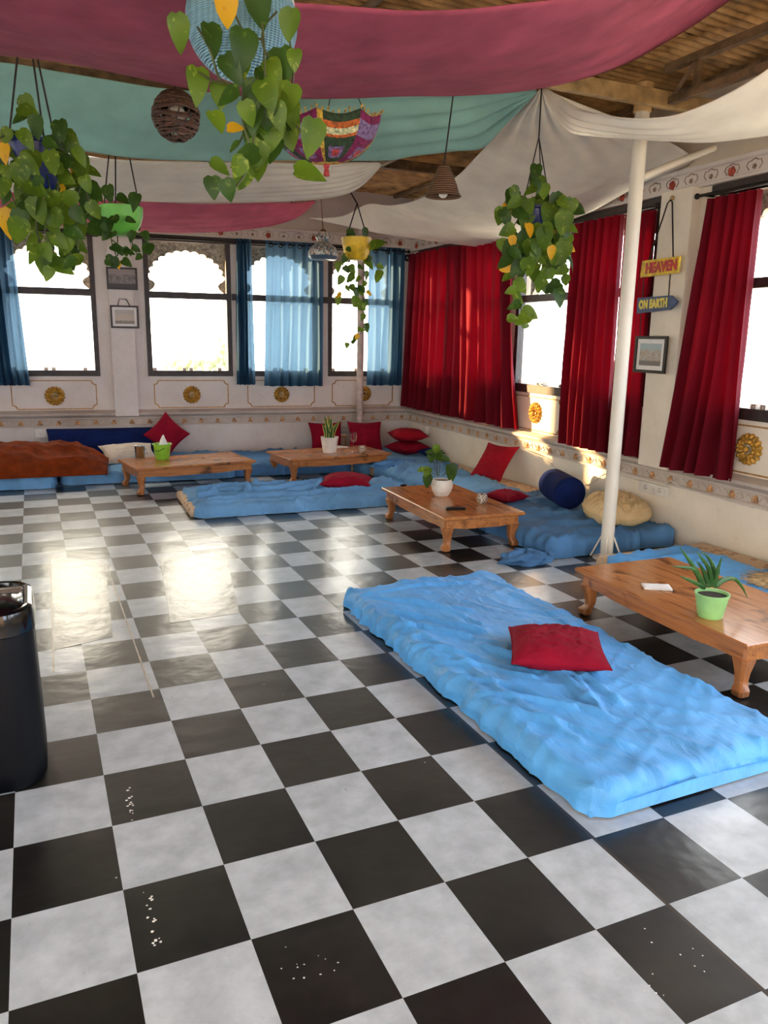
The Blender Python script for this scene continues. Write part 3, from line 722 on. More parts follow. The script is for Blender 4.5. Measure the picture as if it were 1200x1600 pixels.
m = MB(); m.ball(TB(.10, .05, 2.68), .045, 16, 10); m.build('housing', M['black'], sp)
m = MB(); m.tube([TB(.10, .07, 2.68)+BNv*.02+Vector((.02*math.cos(q*PI/8), 0, .02*math.sin(q*PI/8))) for q in range(17)], .004, 6); m.build('ring', M['chrome'], sp)

# ------------------------------------------------------------------ tables
def table_parts(o, L=1.30, W=.72, H=.285):
    def slab(prof, x, y):
        m = MB(); rows = []
        for off, z in prof:
            a = x-off; b = y-off; rows.append([(-a, -b, z), (a, -b, z), (a, b, z), (-a, b, z)])
        m.grid(rows, 0, True); k = len(prof)*4
        m.f.append((3, 2, 1, 0)); m.m.append(0); m.f.append((k-4, k-3, k-2, k-1)); m.m.append(0); return m
    slab([(.030, H-.034), (.012, H-.030), (.006, H-.024), (0, H-.022), (0, H-.006), (.005, H)], L/2, W/2).build('tabletop', M['wood'], o, True, smooth=False)
    ix, iy = L/2-.045, W/2-.045
    def apron(p0, p1, nrm):
        p0 = Vector(p0); p1 = Vector(p1); n = 40; rows = []
        for i in range(n+1):
            t = i/n; p = p0.lerp(p1, t); e = min(t, 1-t)
            zb = H-.098-.018*max(0, 1-e/.16)+.012*math.cos(min(1, e/.28)*PI)*(1 if e < .28 else 1)
            zb = min(zb, H-.06)
            q = Vector(nrm)*.012
            rows.append([p+q+Vector((0, 0, H-.03)), p+q+Vector((0, 0, zb)), p-q+Vector((0, 0, zb)), p-q+Vector((0, 0, H-.03))])
        m = MB(); m.grid(rows, 0, True); m.build('apron', M['wood'], o, True, smooth=False)
    apron((-ix, -iy, 0), (ix, -iy, 0), (0, -1, 0)); apron((-ix, iy, 0), (ix, iy, 0), (0, 1, 0))
    apron((-ix, -iy, 0), (-ix, iy, 0), (-1, 0, 0)); apron((ix, -iy, 0), (ix, iy, 0), (1, 0, 0))
    prof = [(0, .022, .014), (.010, .032, .018), (.036, .034, .018), (.050, .028, .008), (.075, .026, -.002), (.115, .030, -.001), (.150, .037, .003), (.178, .043, .006), (.186, .043, .006), (.190, .036, .003), (H-.032, .036, .003)]
    for sx in (-1, 1):
        for sy in (-1, 1):
            c = Vector((sx*(ix-.028), sy*(iy-.028), 0)); m = MB(); rows = []
            for z, h, d in prof:
                cc = c+Vector((sx*d, sy*d, z)); b = h*.35
                rows.append([cc+Vector((x, y, 0)) for x, y in ((-h+b, -h), (h-b, -h), (h, -h+b), (h, h-b), (h-b, h), (-h+b, h), (-h, h-b), (-h, -h+b))])
            m.grid(rows, 0, True); m.f.append(tuple(range(8))[::-1]); m.m.append(0); k = (len(prof)-1)*8; m.f.append(tuple(k+q for q in range(8))); m.m.append(0)
            m.build('leg', M['woodleg'], o, True, ang=35)
TG = 'low carved wooden tables'
tb = thing('low_table', (3.245, 3.00, 0), 'low wooden table carrying the spiky aloe and folded napkin', 'table', TG, rz=PI/2-math.radians(1.6))
table_parts(tb)
TABLES = [((3.165, 5.735, 0), PI/2-math.radians(2.5), 'low wooden table with the rounded white pot and black remote'),
          ((3.145, 8.66, 0), math.radians(6), 'low wooden table with the snake plant and wine glass'),
          ((1.47, 8.55, 0), math.radians(8), 'low wooden table with the lime bucket and steel cup')]
for loc, rz, lab in TABLES:
    c = tb.copy(); COL.objects.link(c); c.location = loc; c.rotation_euler = (0, 0, rz); c['label'] = lab
    for ch in list(tb.children):
        q = ch.copy(); COL.objects.link(q); q.parent = c
HT = .285

# ------------------------------------------------------------------ mattresses
def mattress(name, c, L, W, T, rz, mt, label, seed, wr=.012, creases=(), part='sheet', res=.022, edge=.05, sag=.0, skirt=0., drape=None, core=None, group='floor mattresses', dirn=.6, off=(0, 0), sw=.006):
    o = thing(name, (c[0], c[1], 0), label, 'mattress', group, rz=rz)
    r = edge
    nx = int((L+2*T)/res); ny = int((W+2*T)/res); rows = []
    arc = r*PI/2; side = T-r
    def prof(q, half):
        """q: unrolled distance from centre -> (position, drop)"""
        s = 1 if q >= 0 else -1; q = abs(q); f = half-r
        if q <= f: return s*q, 0.
        q -= f
        if q <= arc: t = q/r; return s*(f+r*math.sin(t)), r*(1-math.cos(t))
        return s*half, min(T-.006, r+(q-arc))
    hx = L/2-r+arc+side; hy = W/2-r+arc+side
    for j in range(ny+1):
        row = []
        for i in range(nx+1):
            ux = -hx+2*hx*i/nx; uy = -hy+2*hy*j/ny
            x, dx = prof(ux, L/2); y, dy = prof(uy, W/2)
            z = T-max(dx, dy)
            top = 1-max(dx, dy)/T
            # round the plan corners
            ex = max(0, abs(x)-(L/2-.09)); ey = max(0, abs(y)-(W/2-.09)); rr = math.hypot(ex, ey)
            if rr > .09: k = .09/rr; x = math.copysign(L/2-.09+ex*k, x); y = math.copysign(W/2-.09+ey*k, y)
            ca, sa = math.cos(dirn), math.sin(dirn); p = (x*ca+y*sa, -x*sa+y*ca)
            w = wr*(.9*max(0, ridge(p[0]*2.2+seed, p[1]*7, seed))**3+.6*max(0, ridge(p[0]*9, p[1]*3.5+seed, seed+3))**4+.5*nz(x*3, y*3, seed))
            eb = 1+1.2*max(0, 1-min(L/2-abs(x), W/2-abs(y))/.12)
            w *= eb
            for cr in creases:
                pts, h, wd = cr
                best = 9
                for a in range(len(pts)-1):
                    p0 = Vector(pts[a]); p1 = Vector(pts[a+1]); pp = Vector((x, y)); d = p1-p0; t = max(0, min(1, (pp-p0).dot(d)/d.length_squared)); dd = (pp-p0-d*t).length
                    best = min(best, dd)
                if best < wd*3: w += h*math.exp(-(best/wd)**2)*(1 if top > .3 else .3)
            bell = sag*(1-(2*x/L)**2)*(1-(2*y/W)**2)
            nx_ = 0 if dx < .2*r else (math.copysign(1, x)*min(1, dx/r)); ny_ = 0 if dy < .2*r else (math.copysign(1, y)*min(1, dy/r))
            sidew = (w*.8 + sw*ridge(x*6+seed+z*7, y*6-z*5, seed)*min(1, max(dx, dy)/T*1.5))
            q = Vector((off[0]+x+nx_*sidew*(1 if dx >= dy else .3), off[1]+y+ny_*sidew*(1 if dy >= dx else .3), max(.004, z+(w+bell)*top)))
            row.append(q)
        rows.append(row)
    m = MB(); m.grid(rows); m.build(part, mt, o, True, fix=False, ang=180)
    if core:
        (cx, cy, cl, cw, ct) = core
        k = MB(); rows = []
        for z, ins in ((.004, .01), (.02, 0), (ct-.03, 0), (ct-.008, .012), (ct, .04)):
            a = cl/2-ins; b = cw/2-ins; n = 24; row = []
            for q in range(n*4):
                sgm, f = divmod(q, n); f = f/n
                P = [(-a, -b), (a, -b), (a, b), (-a, b)]; p0 = P[sgm]; p1 = P[(sgm+1) % 4]
                row.append((cx+p0[0]+(p1[0]-p0[0])*f, cy+p0[1]+(p1[1]-p0[1])*f, z+.006*nz(p0[0]+f*3, p0[1]+z*20, seed)))
            rows.append(row)
        k.grid(rows, 0, True); kk = (len(rows)-1)*96; k.f.append(tuple(kk+q for q in range(96))); k.m.append(0)
        k.build('foam_core', M['floralfoam'], o, True)
    return o
# big one in the middle of the floor: long side runs along Y
cr = [([(-.62, .10), (-.3, .02), (-.05, .16), (.05, .2)], .016, .018), ([(-.16, .06), (-.42, .0), (-.75, .12), (-.62, .2)], .016, .016), ([(.05, -.14), (-.15, -.06), (-.45, -.04), (-.7, -.02)], .013, .018),
      ([(.25, .1), (.5, .26), (.7, .42)], .014, .02), ([(.2, .2), (.42, .38), (.5, .5)], .014, .016), ([(.35, .05), (.62, .12), (.9, .3)], .010, .02), ([(.55, .0), (.75, .2), (.95, .42)], .009, .016),
      ([(-.2, -.3), (.3, -.42), (.8, -.40)], .008, .03), ([(-.9, .35), (-.4, .4), (.1, .38), (.6, .46)], .010, .02),
      ([(-1.0, .2), (-.75, .34), (-.55, .5)], .010, .014), ([(-.8, .1), (-.55, .3), (-.4, .5)], .011, .014), ([(-.6, .22), (-.35, .36), (-.2, .52)], .011, .014), ([(-.35, .18), (-.15, .32), (0, .5)], .010, .014), ([(-.05, .3), (.1, .4), (.2, .52)], .010, .014), ([(1.0, -.3), (1.08, .1), (1.02, .45)], .010, .02)]
mattress('floor_mattress', (2.175, 3.10), 2.40, 1.05, .105, PI/2, M['blue'], 'bright blue mattress lying alone on the checked floor under the flat red cushion', 3, .010, [(p, h*1.5, w*1.05) for p, h, w in cr], res=.0145, sw=.016)
mattress('floor_mattress', (2.40, 7.37), 2.25, 1.02, .10, math.radians(-2), M['blue2'], 'rumpled pale blue mattress in the middle of the floor beneath a puffy red cushion', 11, .016,
         [([(-1.05, -.1), (-.75, .08), (-.4, .02), (0, .12), (.3, .3)], 0.068, .022), ([(-1.0, .22), (-.7, .3), (-.4, .22), (-.1, .34)], 0.060, .022), ([(-1.0, -.32), (-.5, -.2), (0, -.26), (.5, -.16), (.9, -.2)], 0.053, .022), ([(-.2, -.12), (.2, .06), (.7, .1)], 0.053, .022),
          ([(-.6, -.05), (-.45, .2), (-.3, .42)], 0.053, .02), ([(.1, -.05), (.3, .18), (.6, .3)], 0.045, .022), ([(-.9, .0), (-.6, -.12), (-.2, -.16)], 0.053, .02), ([(-1.08, -.42), (-.6, -.40), (.2, -.42), (1.0, -.40)], 0.030, .025)], core=(-.10, .02, 2.16, .90, .085), res=.014)
mattress('floor_mattress', (-.85, 9.55), 2.0, 1.36, .13, math.radians(-3), M['blue2'], 'blue mattress along the back wall under the brown blanket', 21, .018)
mattress('floor_mattress', (1.17, 9.56), 1.86, 1.34, .13, math.radians(-3), M['blue2'], 'blue mattress behind the table with the lime bucket', 22, .015)
mattress('floor_mattress', (2.82, 9.46), 1.40, 1.22, .12, math.radians(-4), M['blue3'], 'blue mattress behind the table with the snake plant', 23, .018, core=(.1, 0, 1.3, 1.15, .105))
mattress('floor_mattress', (4.12, 9.30), 1.14, 1.40, .12, 0, M['blue2'], 'blue mattress in the corner under the heap of red cushions', 24, .016)
mattress('floor_mattress', (4.16, 7.52), .82, 1.90, .135, 0, M['blue2'], 'crumpled blue mattress against the window wall under the leaning red cushion', 25, .02,
         [([(-.35, .5), (-.1, .7), (.1, .5), (-.2, .35)], .05, .05), ([(-.4, .8), (.0, .72), (.3, .6)], .04, .04), ([(-.4, .2), (-.2, .4), (.2, .35)], .03, .04), ([(-.4, -.3), (.0, -.2), (.35, -.35)], .02, .04)], core=(.02, .0, 1.12, 2.02, .12), off=(-.13, -.08))
mattress('floor_mattress', (4.10, 5.56), 1.24, 1.78, .135, 0, M['blue3'], 'dark blue mattress end by the foot of the white pole under the beige cushion', 26, .018,
         [([(-.6, -.6), (-.3, -.4), (.1, -.5), (.4, -.3)], .035, .05), ([(-.55, -.2), (-.1, -.1), (.4, -.2)], .03, .04), ([(-.5, -.85), (-.2, -.7), (.1, -.8)], .03, .04), ([(-.5, .2), (.0, .1), (.5, .3)], .02, .04)])
mattress('floor_mattress', (4.16, 3.32), .80, 1.98, .135, math.radians(1), M['blue'], 'blue mattress between the aloe table and the window wall', 27, .012, [([(-.4, .7), (0, .75), (.35, .6)], .02, .04)], core=(.0, .0, 1.04, 2.04, .118), off=(-.13, -.04))
# bunched sheet corners
def bunch(c, r, mt, label, seed, sc3=(1, 1, .6)):
    m = MB(); rows = []
    for i in range(25):
        th = PI*.5*i/24
        row = []
        for k in range(64):
            ph = 2*PI*k/64
            rr = r*(1+.22*ridge(math.cos(ph)*2+seed, math.sin(ph)*2, th*2)+.14*math.sin(5*ph+th*6+seed))
            row.append((c[0]+rr*sc3[0]*math.sin(th)*math.cos(ph), c[1]+rr*sc3[1]*math.sin(th)*math.sin(ph), c[2]+rr*sc3[2]*math.cos(th)))
        rows.append(row)
    m.grid(rows, 0, True); o = m.build('bunched_sheet', mt, ang=180); tag(o, label, 'sheet'); return o
bunch((3.28, 4.72, 0), .13, M['blue3'], 'crumpled corner of blue sheet on the floor tiles near the white pole', 2, (1.4, 1, .55))
bunch((3.83, 8.24, .13), .15, M['blue3'], 'twisted heap of blue sheet on the mattresses beyond the rounded white pot', 5, (1.7, .8, .55))
bunch((4.40, 8.1, .12), .10, M['blue3'], 'small heap of blue sheet by the wall near the leaning red cushion', 9, (1.5, .8, .5))

# ------------------------------------------------------------------ cushions
def cushion(name, Mx, w, h, t, mt, label, seed, cat='cushion', group=None, pinch=.12, wr=.01, p=2.4, rnd=0.):
    o = bpy.data.objects.new(name, None); COL.objects.link(o); o.empty_display_size = .05; o.matrix_world = Mx; tag(o, label, cat, group)
    m = MB(); N = 44
    def pt(u, v, s):
        x = u*w/2*(1-pinch*(1-v*v)*abs(u)**3); y = v*h/2*(1-pinch*(1-u*u)*abs(v)**3)
        b = max(0, (1-abs(u)**p)*(1-abs(v)**p))**.55
        z = s*t/2*b*(1+.12*nz(u*1.5+seed, v*1.5, s)) + wr*b*max(0, ridge(u*2.2+seed, v*5, seed))**3 - wr*.8*b*max(0, ridge(u*5, v*2.2+seed, seed+5))**4
        if rnd: x *= math.sqrt(1-rnd*v*v); y *= math.sqrt(1-rnd*u*u)
        return (x, y, z)
    for s in (1, -1):
        m.grid([[pt(-1+2*i/N, -1+2*j/N, s) for i in range(N+1)] for j in range(N+1)])
    m.build('cover', mt, o, True, ang=180)
    e = MB(); path = []
    for q in range(4):
        for i in range(16):
            s = -1+2*i/16; u, v = ((s, -1), (1, s), (-s, 1), (-1, -s))[q]; path.append(pt(u, v, 1))
    path.append(path[0]); e.tube(path, .004, 6, cap=False); e.build('seam', mt, o, True)
    return o
def lay(x, y, z, rz, tilt=0., roll=0.): return Matrix.Translation((x, y, z)) @ Matrix.Rotation(rz, 4, 'Z') @ Matrix.Rotation(roll, 4, 'Y') @ Matrix.Rotation(tilt, 4, 'X')
RC = 'red cushions'
cushion('cushion', lay(2.235, 2.91, .160, math.radians(-31)), .45, .47, .15, M['crimson'], 'flat deep red cushion on the bright blue mattress in the middle', 1, group=RC, pinch=.05)
cushion('cushion', lay(2.90, 7.45, .155, math.radians(-25)), .52, .46, .17, M['crimson'], 'puffy red cushion on the rumpled pale blue mattress', 2, group=RC)
cushion('cushion', lay(4.56, 7.26, .31, math.radians(-72), math.radians(50)), .44, .46, .11, M['crimson2'], 'red cushion leaning against the wall below the sunlit patch', 3, group=RC)
cushion('cushion', lay(3.98, 6.10, .185, math.radians(20)), .34, .30, .11, M['crimson'], 'red cushion peeping out behind the table with the rounded white pot', 4, group=RC)
pm = TB(3.38, .36, .39)
cushion('cushion', lay(pm.x, pm.y, pm.z, math.radians(-4), math.radians(76)) @ Matrix.Rotation(PI/4, 4, 'Z'), .40, .40, .12, M['crimson'], 'dark red cushion standing on one corner against the back wall', 5, group=RC)
q = TB(1.30, .30, .31); cushion('cushion', lay(q.x, q.y, q.z, math.radians(-4), math.radians(62)), .46, .40, .12, M['crimson'], 'red cushion half hidden by the snake plant pot', 6, group=RC)
q = TB(.82, .50, .32); cushion('cushion', lay(q.x, q.y, q.z, math.radians(-14), math.radians(62)), .46, .42, .14, M['crimson'], 'red cushion propped beside the slim pole in the corner', 7, group=RC)
cushion('cushion', lay(4.52, 9.36, .190, math.radians(12)), .46, .46, .17, M['crimson'], 'lower of the two stacked red cushions in the corner', 8, group=RC)
cushion('cushion', lay(4.50, 9.33, .365, math.radians(-14)), .48, .46, .16, M['crimson2'], 'top one of the two stacked red cushions in the corner', 9, group=RC)
def longcush(name, a0, a1, z0, z1, n, t, mt, label):
    c = TB((a0+a1)/2, n, (z0+z1)/2); return cushion(name, lay(c.x, c.y, c.z, math.radians(-4.4), math.radians(80)), abs(a1-a0), z1-z0, t, mt, label, 31, 'cushion', None, .03, .004, 5)
longcush('long_cushion', 4.78, 3.33, .13, .46, .15, .20, M['navy'], 'long navy cushion standing along the back wall')
cushion('pillow', lay(.98, 9.62, .225, math.radians(8), math.radians(24)), .62, .40, .16, M['paleb'], 'pale canvas pillow between the brown blanket and the steel cup', 12, 'pillow')
cushion('pillow', lay(4.42, 5.08, .235, math.radians(-4), math.radians(8)), .56, .50, .24, M['beigec'], 'plump beige pillow behind the white pole', 13, 'pillow', None, .0, .03, 3, .42)
cushion('pillow', lay(4.66, 8.96, .175, 0), .28, .28, .09, M['navy'], 'small dark pillow beside the corner stack of red cushions', 14, 'pillow')
def bolster(c, d, L, r, label):
    d = Vector(d).normalized(); o = thing('bolster', c, label, 'bolster'); m = MB(); c = Vector(c)
    pts = []; rs = []
    for i in range(41):
        t = -1+2*i/40; e = min(1, (1-abs(t))/.10); pts.append(c+d*t*L/2); rs.append(max(.012, r*(1-(1-e)**2.4)**.5*(1+.02*nz(t*6, 1))))
    m.tube(pts, rs, 40); m.build('cover', M['navy'], o, ang=180)
    for s in (-1, 1):
        b = MB(); b.ball(c+d*s*L/2, .016, 10, 6); b.build('button', M['navy'], o)
bolster((4.41, 5.84, .28), (.32, 1, 0), .52, .145, 'navy round bolster lying by the wall behind the white pole')

# brown blanket: a heavy heap thrown over the mattress
m = MB(); rows = []
for i in range(90):
    s = i/89; x = -1.55+s*2.27
    row = []
    for k in range(60):
        t = k/59
        y = 9.86-t*1.07-.10*s*s+.05*s
        prof = math.sin(PI*min(1, t*1.02))**.55
        h = (.30-.05*s)*prof*(1-max(0, (s-.80)/.20)**2*.75)
        h += .045*max(0, ridge(x*1.3+.7*t, t*4.5+x*.6, 2.))**2*prof+.02*ridge(x*5, t*6, 5)*prof
        row.append((x-.06*s*abs(2*t-1), y, max(.138, .12+h)))
    rows.append(row)
m.grid(rows); o = m.build('blanket', M['brown'], fix=False, ang=180, solid=.012); tag(o, 'thick rust brown blanket heaped on the mattress along the back wall', 'blanket')
# straw hat at the picture edge
sh = thing('straw_hat', (4.26, 3.28, .14), 'frayed straw hat on the blue mattress at the picture edge', 'hat')
m = MB(); m.lathe([(.0, .13), (.07, .125), (.10, .09), (.11, .03), (.15, .02), (.21, .012), (.22, .004)], (4.26, 3.28, .14), 36); m.build('crown', M['sunhat'], sh)
m = MB()
for k in range(46):
    a = 2*PI*k/46; r0 = .20; r1 = .24+.05*rnd.random(); c = Vector((4.26, 3.28, .14))
    m.tube([c+Vector((r0*math.cos(a), r0*math.sin(a), .01)), c+Vector((r1*math.cos(a+.06), r1*math.sin(a+.06), .02*rnd.random()))], .003, 4)
m.build('frayed_brim', M['sunhat'], sh)

# ------------------------------------------------------------------ leaves and plants
LW = [(0, 0, 0), (.16, .03, -.05), (.36, .13, .10), (.40, .33, .30), (.31, .60, .6), (.15, .84, .84), (.0, 1., 1.)]
def leaf(m, base, d, n, L, mi=0, curl=.25, wid=1.):
    d = d.normalized(); x = d.cross(n)
    if x.length < 1e-4: x = d.cross(Vector((.3, .5, .8)))
    x.normalize(); n = x.cross(d).normalized()
    vs = []; fs = []
    def P(a, b): return base+x*(a*L*wid)+d*(b*L)+n*(L*(.28*abs(a)*1. - curl*b*b))
    ctr = [P(0, c) for _, c, _ in LW]; 
    Lf = [P(-w, s if i else 0) for i, (w, c, s) in enumerate(LW)]; Rt = [P(w, s if i else 0) for i, (w, c, s) in enumerate(LW)]
    vs = ctr+Lf+Rt; k = len(LW)
    for i in range(k-1):
        fs.append((i, i+1, k+i+1, k+i)); fs.append((i+1, i, 2*k+i, 2*k+i+1))
    m.add(vs, fs, mi)
def pxdir(ang, depth=0.): return RR*math.cos(ang)-Vector((0, 0, 1))*math.sin(ang)+Vector((.4, .89, 0))*depth
TOCAM = Vector((-.4, -.89, .15))
def foliage(o, y, items, jit, seed, mats, lname='foliage'):
    """items: (u, v, length in px of the photo, tip angle in degrees, material)"""
    r = random.Random(seed); m = MB()
    for (u, v, Lp, ang, mi) in items:
        yy = y+r.uniform(-jit*1.5, jit*.7); c = at_y(u, v, yy); k = (c-CAM).dot(FF)/F_PX; L = Lp*k*1.08
        d = pxdir(math.radians(ang), r.uniform(-.35, .35)).normalized()
        n = (TOCAM+Vector((r.uniform(-.5, .5), r.uniform(-.4, .4), r.uniform(-.1, .7)))).normalized()
        leaf(m, c-d*L*.5, d, n, L, mi, r.uniform(.05, .4), r.uniform(.85, 1.1))
    return m.build(lname, mats, o, fix=False, ang=180)
def strands(o, y, paths, jit, seed, r0=.004):
    r = random.Random(seed); out = []
    for k, path in enumerate(paths):
        dy = r.uniform(-jit, jit); m = MB(); pts = catmull([at_y(u, v, y+dy*min(1, i/1.5)) for i, (u, v) in enumerate(path)], 5*len(path))
        m.tube(pts, r0, 5); m.build('vine', M['stem'], o); out.append(dy)
    return out
def autoleaves(paths, Lp, step, seed, yp=.06, spread=.55):
    r = random.Random(seed); it = []
    for path in paths:
        q = catmull([(u, v, 0) for u, v in path], 60); acc = 0; sd = 1
        for i in range(1, 60):
            acc += (q[i]-q[i-1]).length
            if acc > step:
                acc = 0; sd = -sd; L = Lp*r.uniform(.7, 1.15)
                ang = 90+sd*r.uniform(10, 75) if r.random() < .85 else r.uniform(-60, 240)
                off = L*spread
                it.append((q[i].x+off*.8*math.cos(math.radians(ang))+r.uniform(-3, 3), q[i].y+off*math.sin(math.radians(ang))*.7, L, ang, 1 if r.random() < yp else (2 if (r.random() < .4 and yp) else 0)))
    return it
def pot(o, c, prof, mt, seg=32, soil=None, name='pot'):
    m = MB(); m.lathe(prof, c, seg); pt_ = m.build(name, mt, o)
    if soil:
        s = MB(); s.lathe([(0, soil[1]+.006), (soil[0], soil[1])], c, 24); s.build('soil', M['soil'], pt_)
def chain(o, pts, r=.004, name='hanging_cord', mt=None):
    m = MB(); m.tube(pts, r, 5); return m.build(name, mt or M['cord'], o)

# big trailing plant in the blue woven basket (near the viewer)
y = 2.4; c = at_y(378, 36, y)
o = thing('hanging_plant', c-Vector((0, 0, .15)), 'trailing pothos spilling from the pale blue woven basket under the magenta cloth', 'plant')
bm_ = NT('blue_woven_basket'); v_ = bm_.coord(); bk = bm_.n('ShaderNodeTexWave', bands_direction='Z'); bk.inputs['Scale'].default_value = 60; bm_.l(v_, bk.inputs['Vector'])
bk2 = bm_.n('ShaderNodeTexWave', bands_direction='X'); bk2.inputs['Scale'].default_value = 26; bm_.l(v_, bk2.inputs['Vector'])
hh = bm_.math('ADD', bk.outputs['Fac'], bk2.outputs['Fac'])
M['basket'] = bm_.done(bm_.bsdf(bm_.mix(bm_.mapr(hh, .4, 1.6), lin((110, 156, 178)), lin((136, 180, 200))), .5, 0, bm_.bump(hh, .8, .006)))
m = MB(); R0 = .150
rows = [[c+Vector((R0*math.sin(t)*math.cos(k*2*PI/48), R0*math.sin(t)*math.sin(k*2*PI/48), -R0*.98*math.cos(t))) for k in range(48)] for t in [PI*(.02+.60*i/20) for i in range(21)]]
m.grid(rows, 0, True); bsk = m.build('basket', M['basket'], o, fix=False, ang=180, solid=.01)
m = MB(); zr = -R0*.98*math.cos(PI*.62); rr = R0*math.sin(PI*.62)
for k in range(56):
    a = 2*PI*k/56; m.ball(c+Vector((rr*math.cos(a), rr*math.sin(a), zr)), .009, 6, 5)
m.build('rim_beads', M['pwhite'], bsk)
for k in range(3):
    a = 2*PI*k/3+.4; chain(o, [c+Vector((rr*math.cos(a), rr*math.sin(a), zr)), Vector((c.x+.02, 2.2, 3.27))], .004)
P1 = [(281, 52, 50, 80, 0), (354, 15, 50, 98, 1), (404, 10, 55, 92, 2), (453, 40, 44, 102, 0), (381, 77, 58, 85, 2), (333, 60, 46, 70, 2), (363, 108, 48, 60, 2), (441, 108, 58, 85, 2), (309, 132, 52, 85, 0), (345, 150, 38, 92, 0), (355, 152, 40, 160, 2),
      (420, 132, 50, 88, 2), (412, 168, 56, 85, 2), (447, 156, 48, 112, 0), (340, 190, 36, 60, 0), (369, 201, 26, 0, 1), (405, 210, 52, 92, 2), (426, 207, 46, 88, 0), (450, 204, 56, 78, 0), (487, 216, 54, 96, 0), (381, 246, 46, 165, 2), (399, 246, 48, 112, 0),
      (345, 261, 32, 30, 0), (333, 293, 32, 82, 2), (357, 297, 32, 70, 2), (378, 279, 38, 110, 0), (390, 261, 42, 112, 0), (486, 270, 48, 4, 0), (460, 93, 30, 92, 0), (435, 183, 42, 80, 0), (395, 185, 44, 95, 2), (425, 235, 40, 100, 2), (410, 190, 40, 60, 0), (365, 230, 22, 150, 2), (395, 150, 44, 110, 2), (418, 148, 46, 70, 0), (430, 168, 44, 100, 0), (400, 225, 42, 80, 0), (440, 195, 44, 60, 2), (416, 188, 46, 110, 0), (392, 205, 40, 120, 2), (455, 178, 40, 85, 0), (375, 112, 40, 110, 0), (428, 110, 38, 60, 0), (388, 178, 36, 70, 0), (404, 262, 38, 100, 0), (372, 262, 34, 130, 0)]
VP1 = [[(408, 25), (412, 62), (414, 117), (420, 168), (426, 215)], [(366, 20), (382, 50), (408, 62)], [(308, 42), (328, 78), (345, 126), (372, 132)], [(433, 18), (414, 40), (410, 66), (420, 92)], [(452, 60), (458, 120), (450, 160)],
       [(384, 120), (378, 180), (390, 225)], [(402, 120), (398, 200), (388, 260), (369, 292)], [(390, 185), (378, 215), (366, 232)], [(420, 130), (434, 170), (470, 205), (482, 250)], [(310, 112), (330, 125), (345, 130)]]
strands(o, y-.19, VP1, .05, 3, .0032); foliage(o, y-.20, P1, .06, 5, [M['leaf'], M['leafy'], M['leafd']])

# plant in the blue pot at the left edge
y = 4.55; c = at_y(57, 252, y)
o = thing('hanging_plant', c, 'bushy trailing pothos in a dark blue pot before the teal cloth', 'plant')
pot(o, c, [(0, -.13), (.075, -.13), (.085, -.12), (.125, .07), (.135, .075), (.135, .09), (.122, .09), (.11, .05), (0, .05)], M['pblue'])
V2 = [[(60, 215), (30, 225), (8, 260), (20, 310), (40, 345)], [(55, 215), (85, 235), (95, 270), (80, 330), (70, 360), (85, 395)], [(70, 215), (110, 230), (130, 265), (120, 310), (110, 350), (105, 385), (120, 410)], [(45, 215), (20, 205), (2, 215)],
      [(70, 220), (100, 210), (108, 205)], [(60, 250), (60, 300), (55, 340), (62, 375), (75, 395)], [(75, 250), (92, 300), (100, 340), (122, 370)], [(35, 235), (40, 280), (45, 320), (25, 365)], [(62, 200), (30, 165), (28, 160)], [(85, 260), (125, 250), (135, 285)],
      [(50, 240), (12, 285), (-5, 300)], [(60, 375), (64, 392), (82, 412), (92, 400)], [(110, 250), (135, 300), (138, 330), (120, 345), (122, 390)]]
it = autoleaves(V2, 31, 14, 11, .03)
it += [(50, 255, 36, 85, 0), (70, 262, 34, 110, 2), (38, 262, 34, 70, 0), (60, 238, 34, 95, 0), (82, 255, 36, 80, 0), (28, 270, 36, 100, 2), (14, 350, 42, 100, 1), (58, 200, 34, 95, 2), (95, 205, 32, 80, 2), (125, 262, 38, 95, 0), (35, 300, 40, 130, 0), (90, 235, 44, 80, 0), (110, 225, 40, 60, 0), (22, 225, 38, 95, 2), (45, 165, 30, 70, 0), (6, 240, 28, 100, 1), (70, 290, 36, 90, 0), (85, 325, 40, 95, 0), (60, 330, 40, 80, 0), (95, 378, 28, 45, 0), (115, 405, 26, 200, 0), (92, 412, 20, 180, 0), (75, 428, 22, 110, 0), (28, 362, 40, 110, 0)]
strands(o, y, V2, .12, 4, .0045); foliage(o, y, it, .17, 6, [M['leaf'], M['leafy'], M['leafd']])
top = Vector((at_y(45, 92, y).x, 4.57, 3.2))
for dx, dy in ((-.12, 0), (.10, .05), (.04, -.11)): chain(o, [c+Vector((dx, dy, .08)), top], .005)

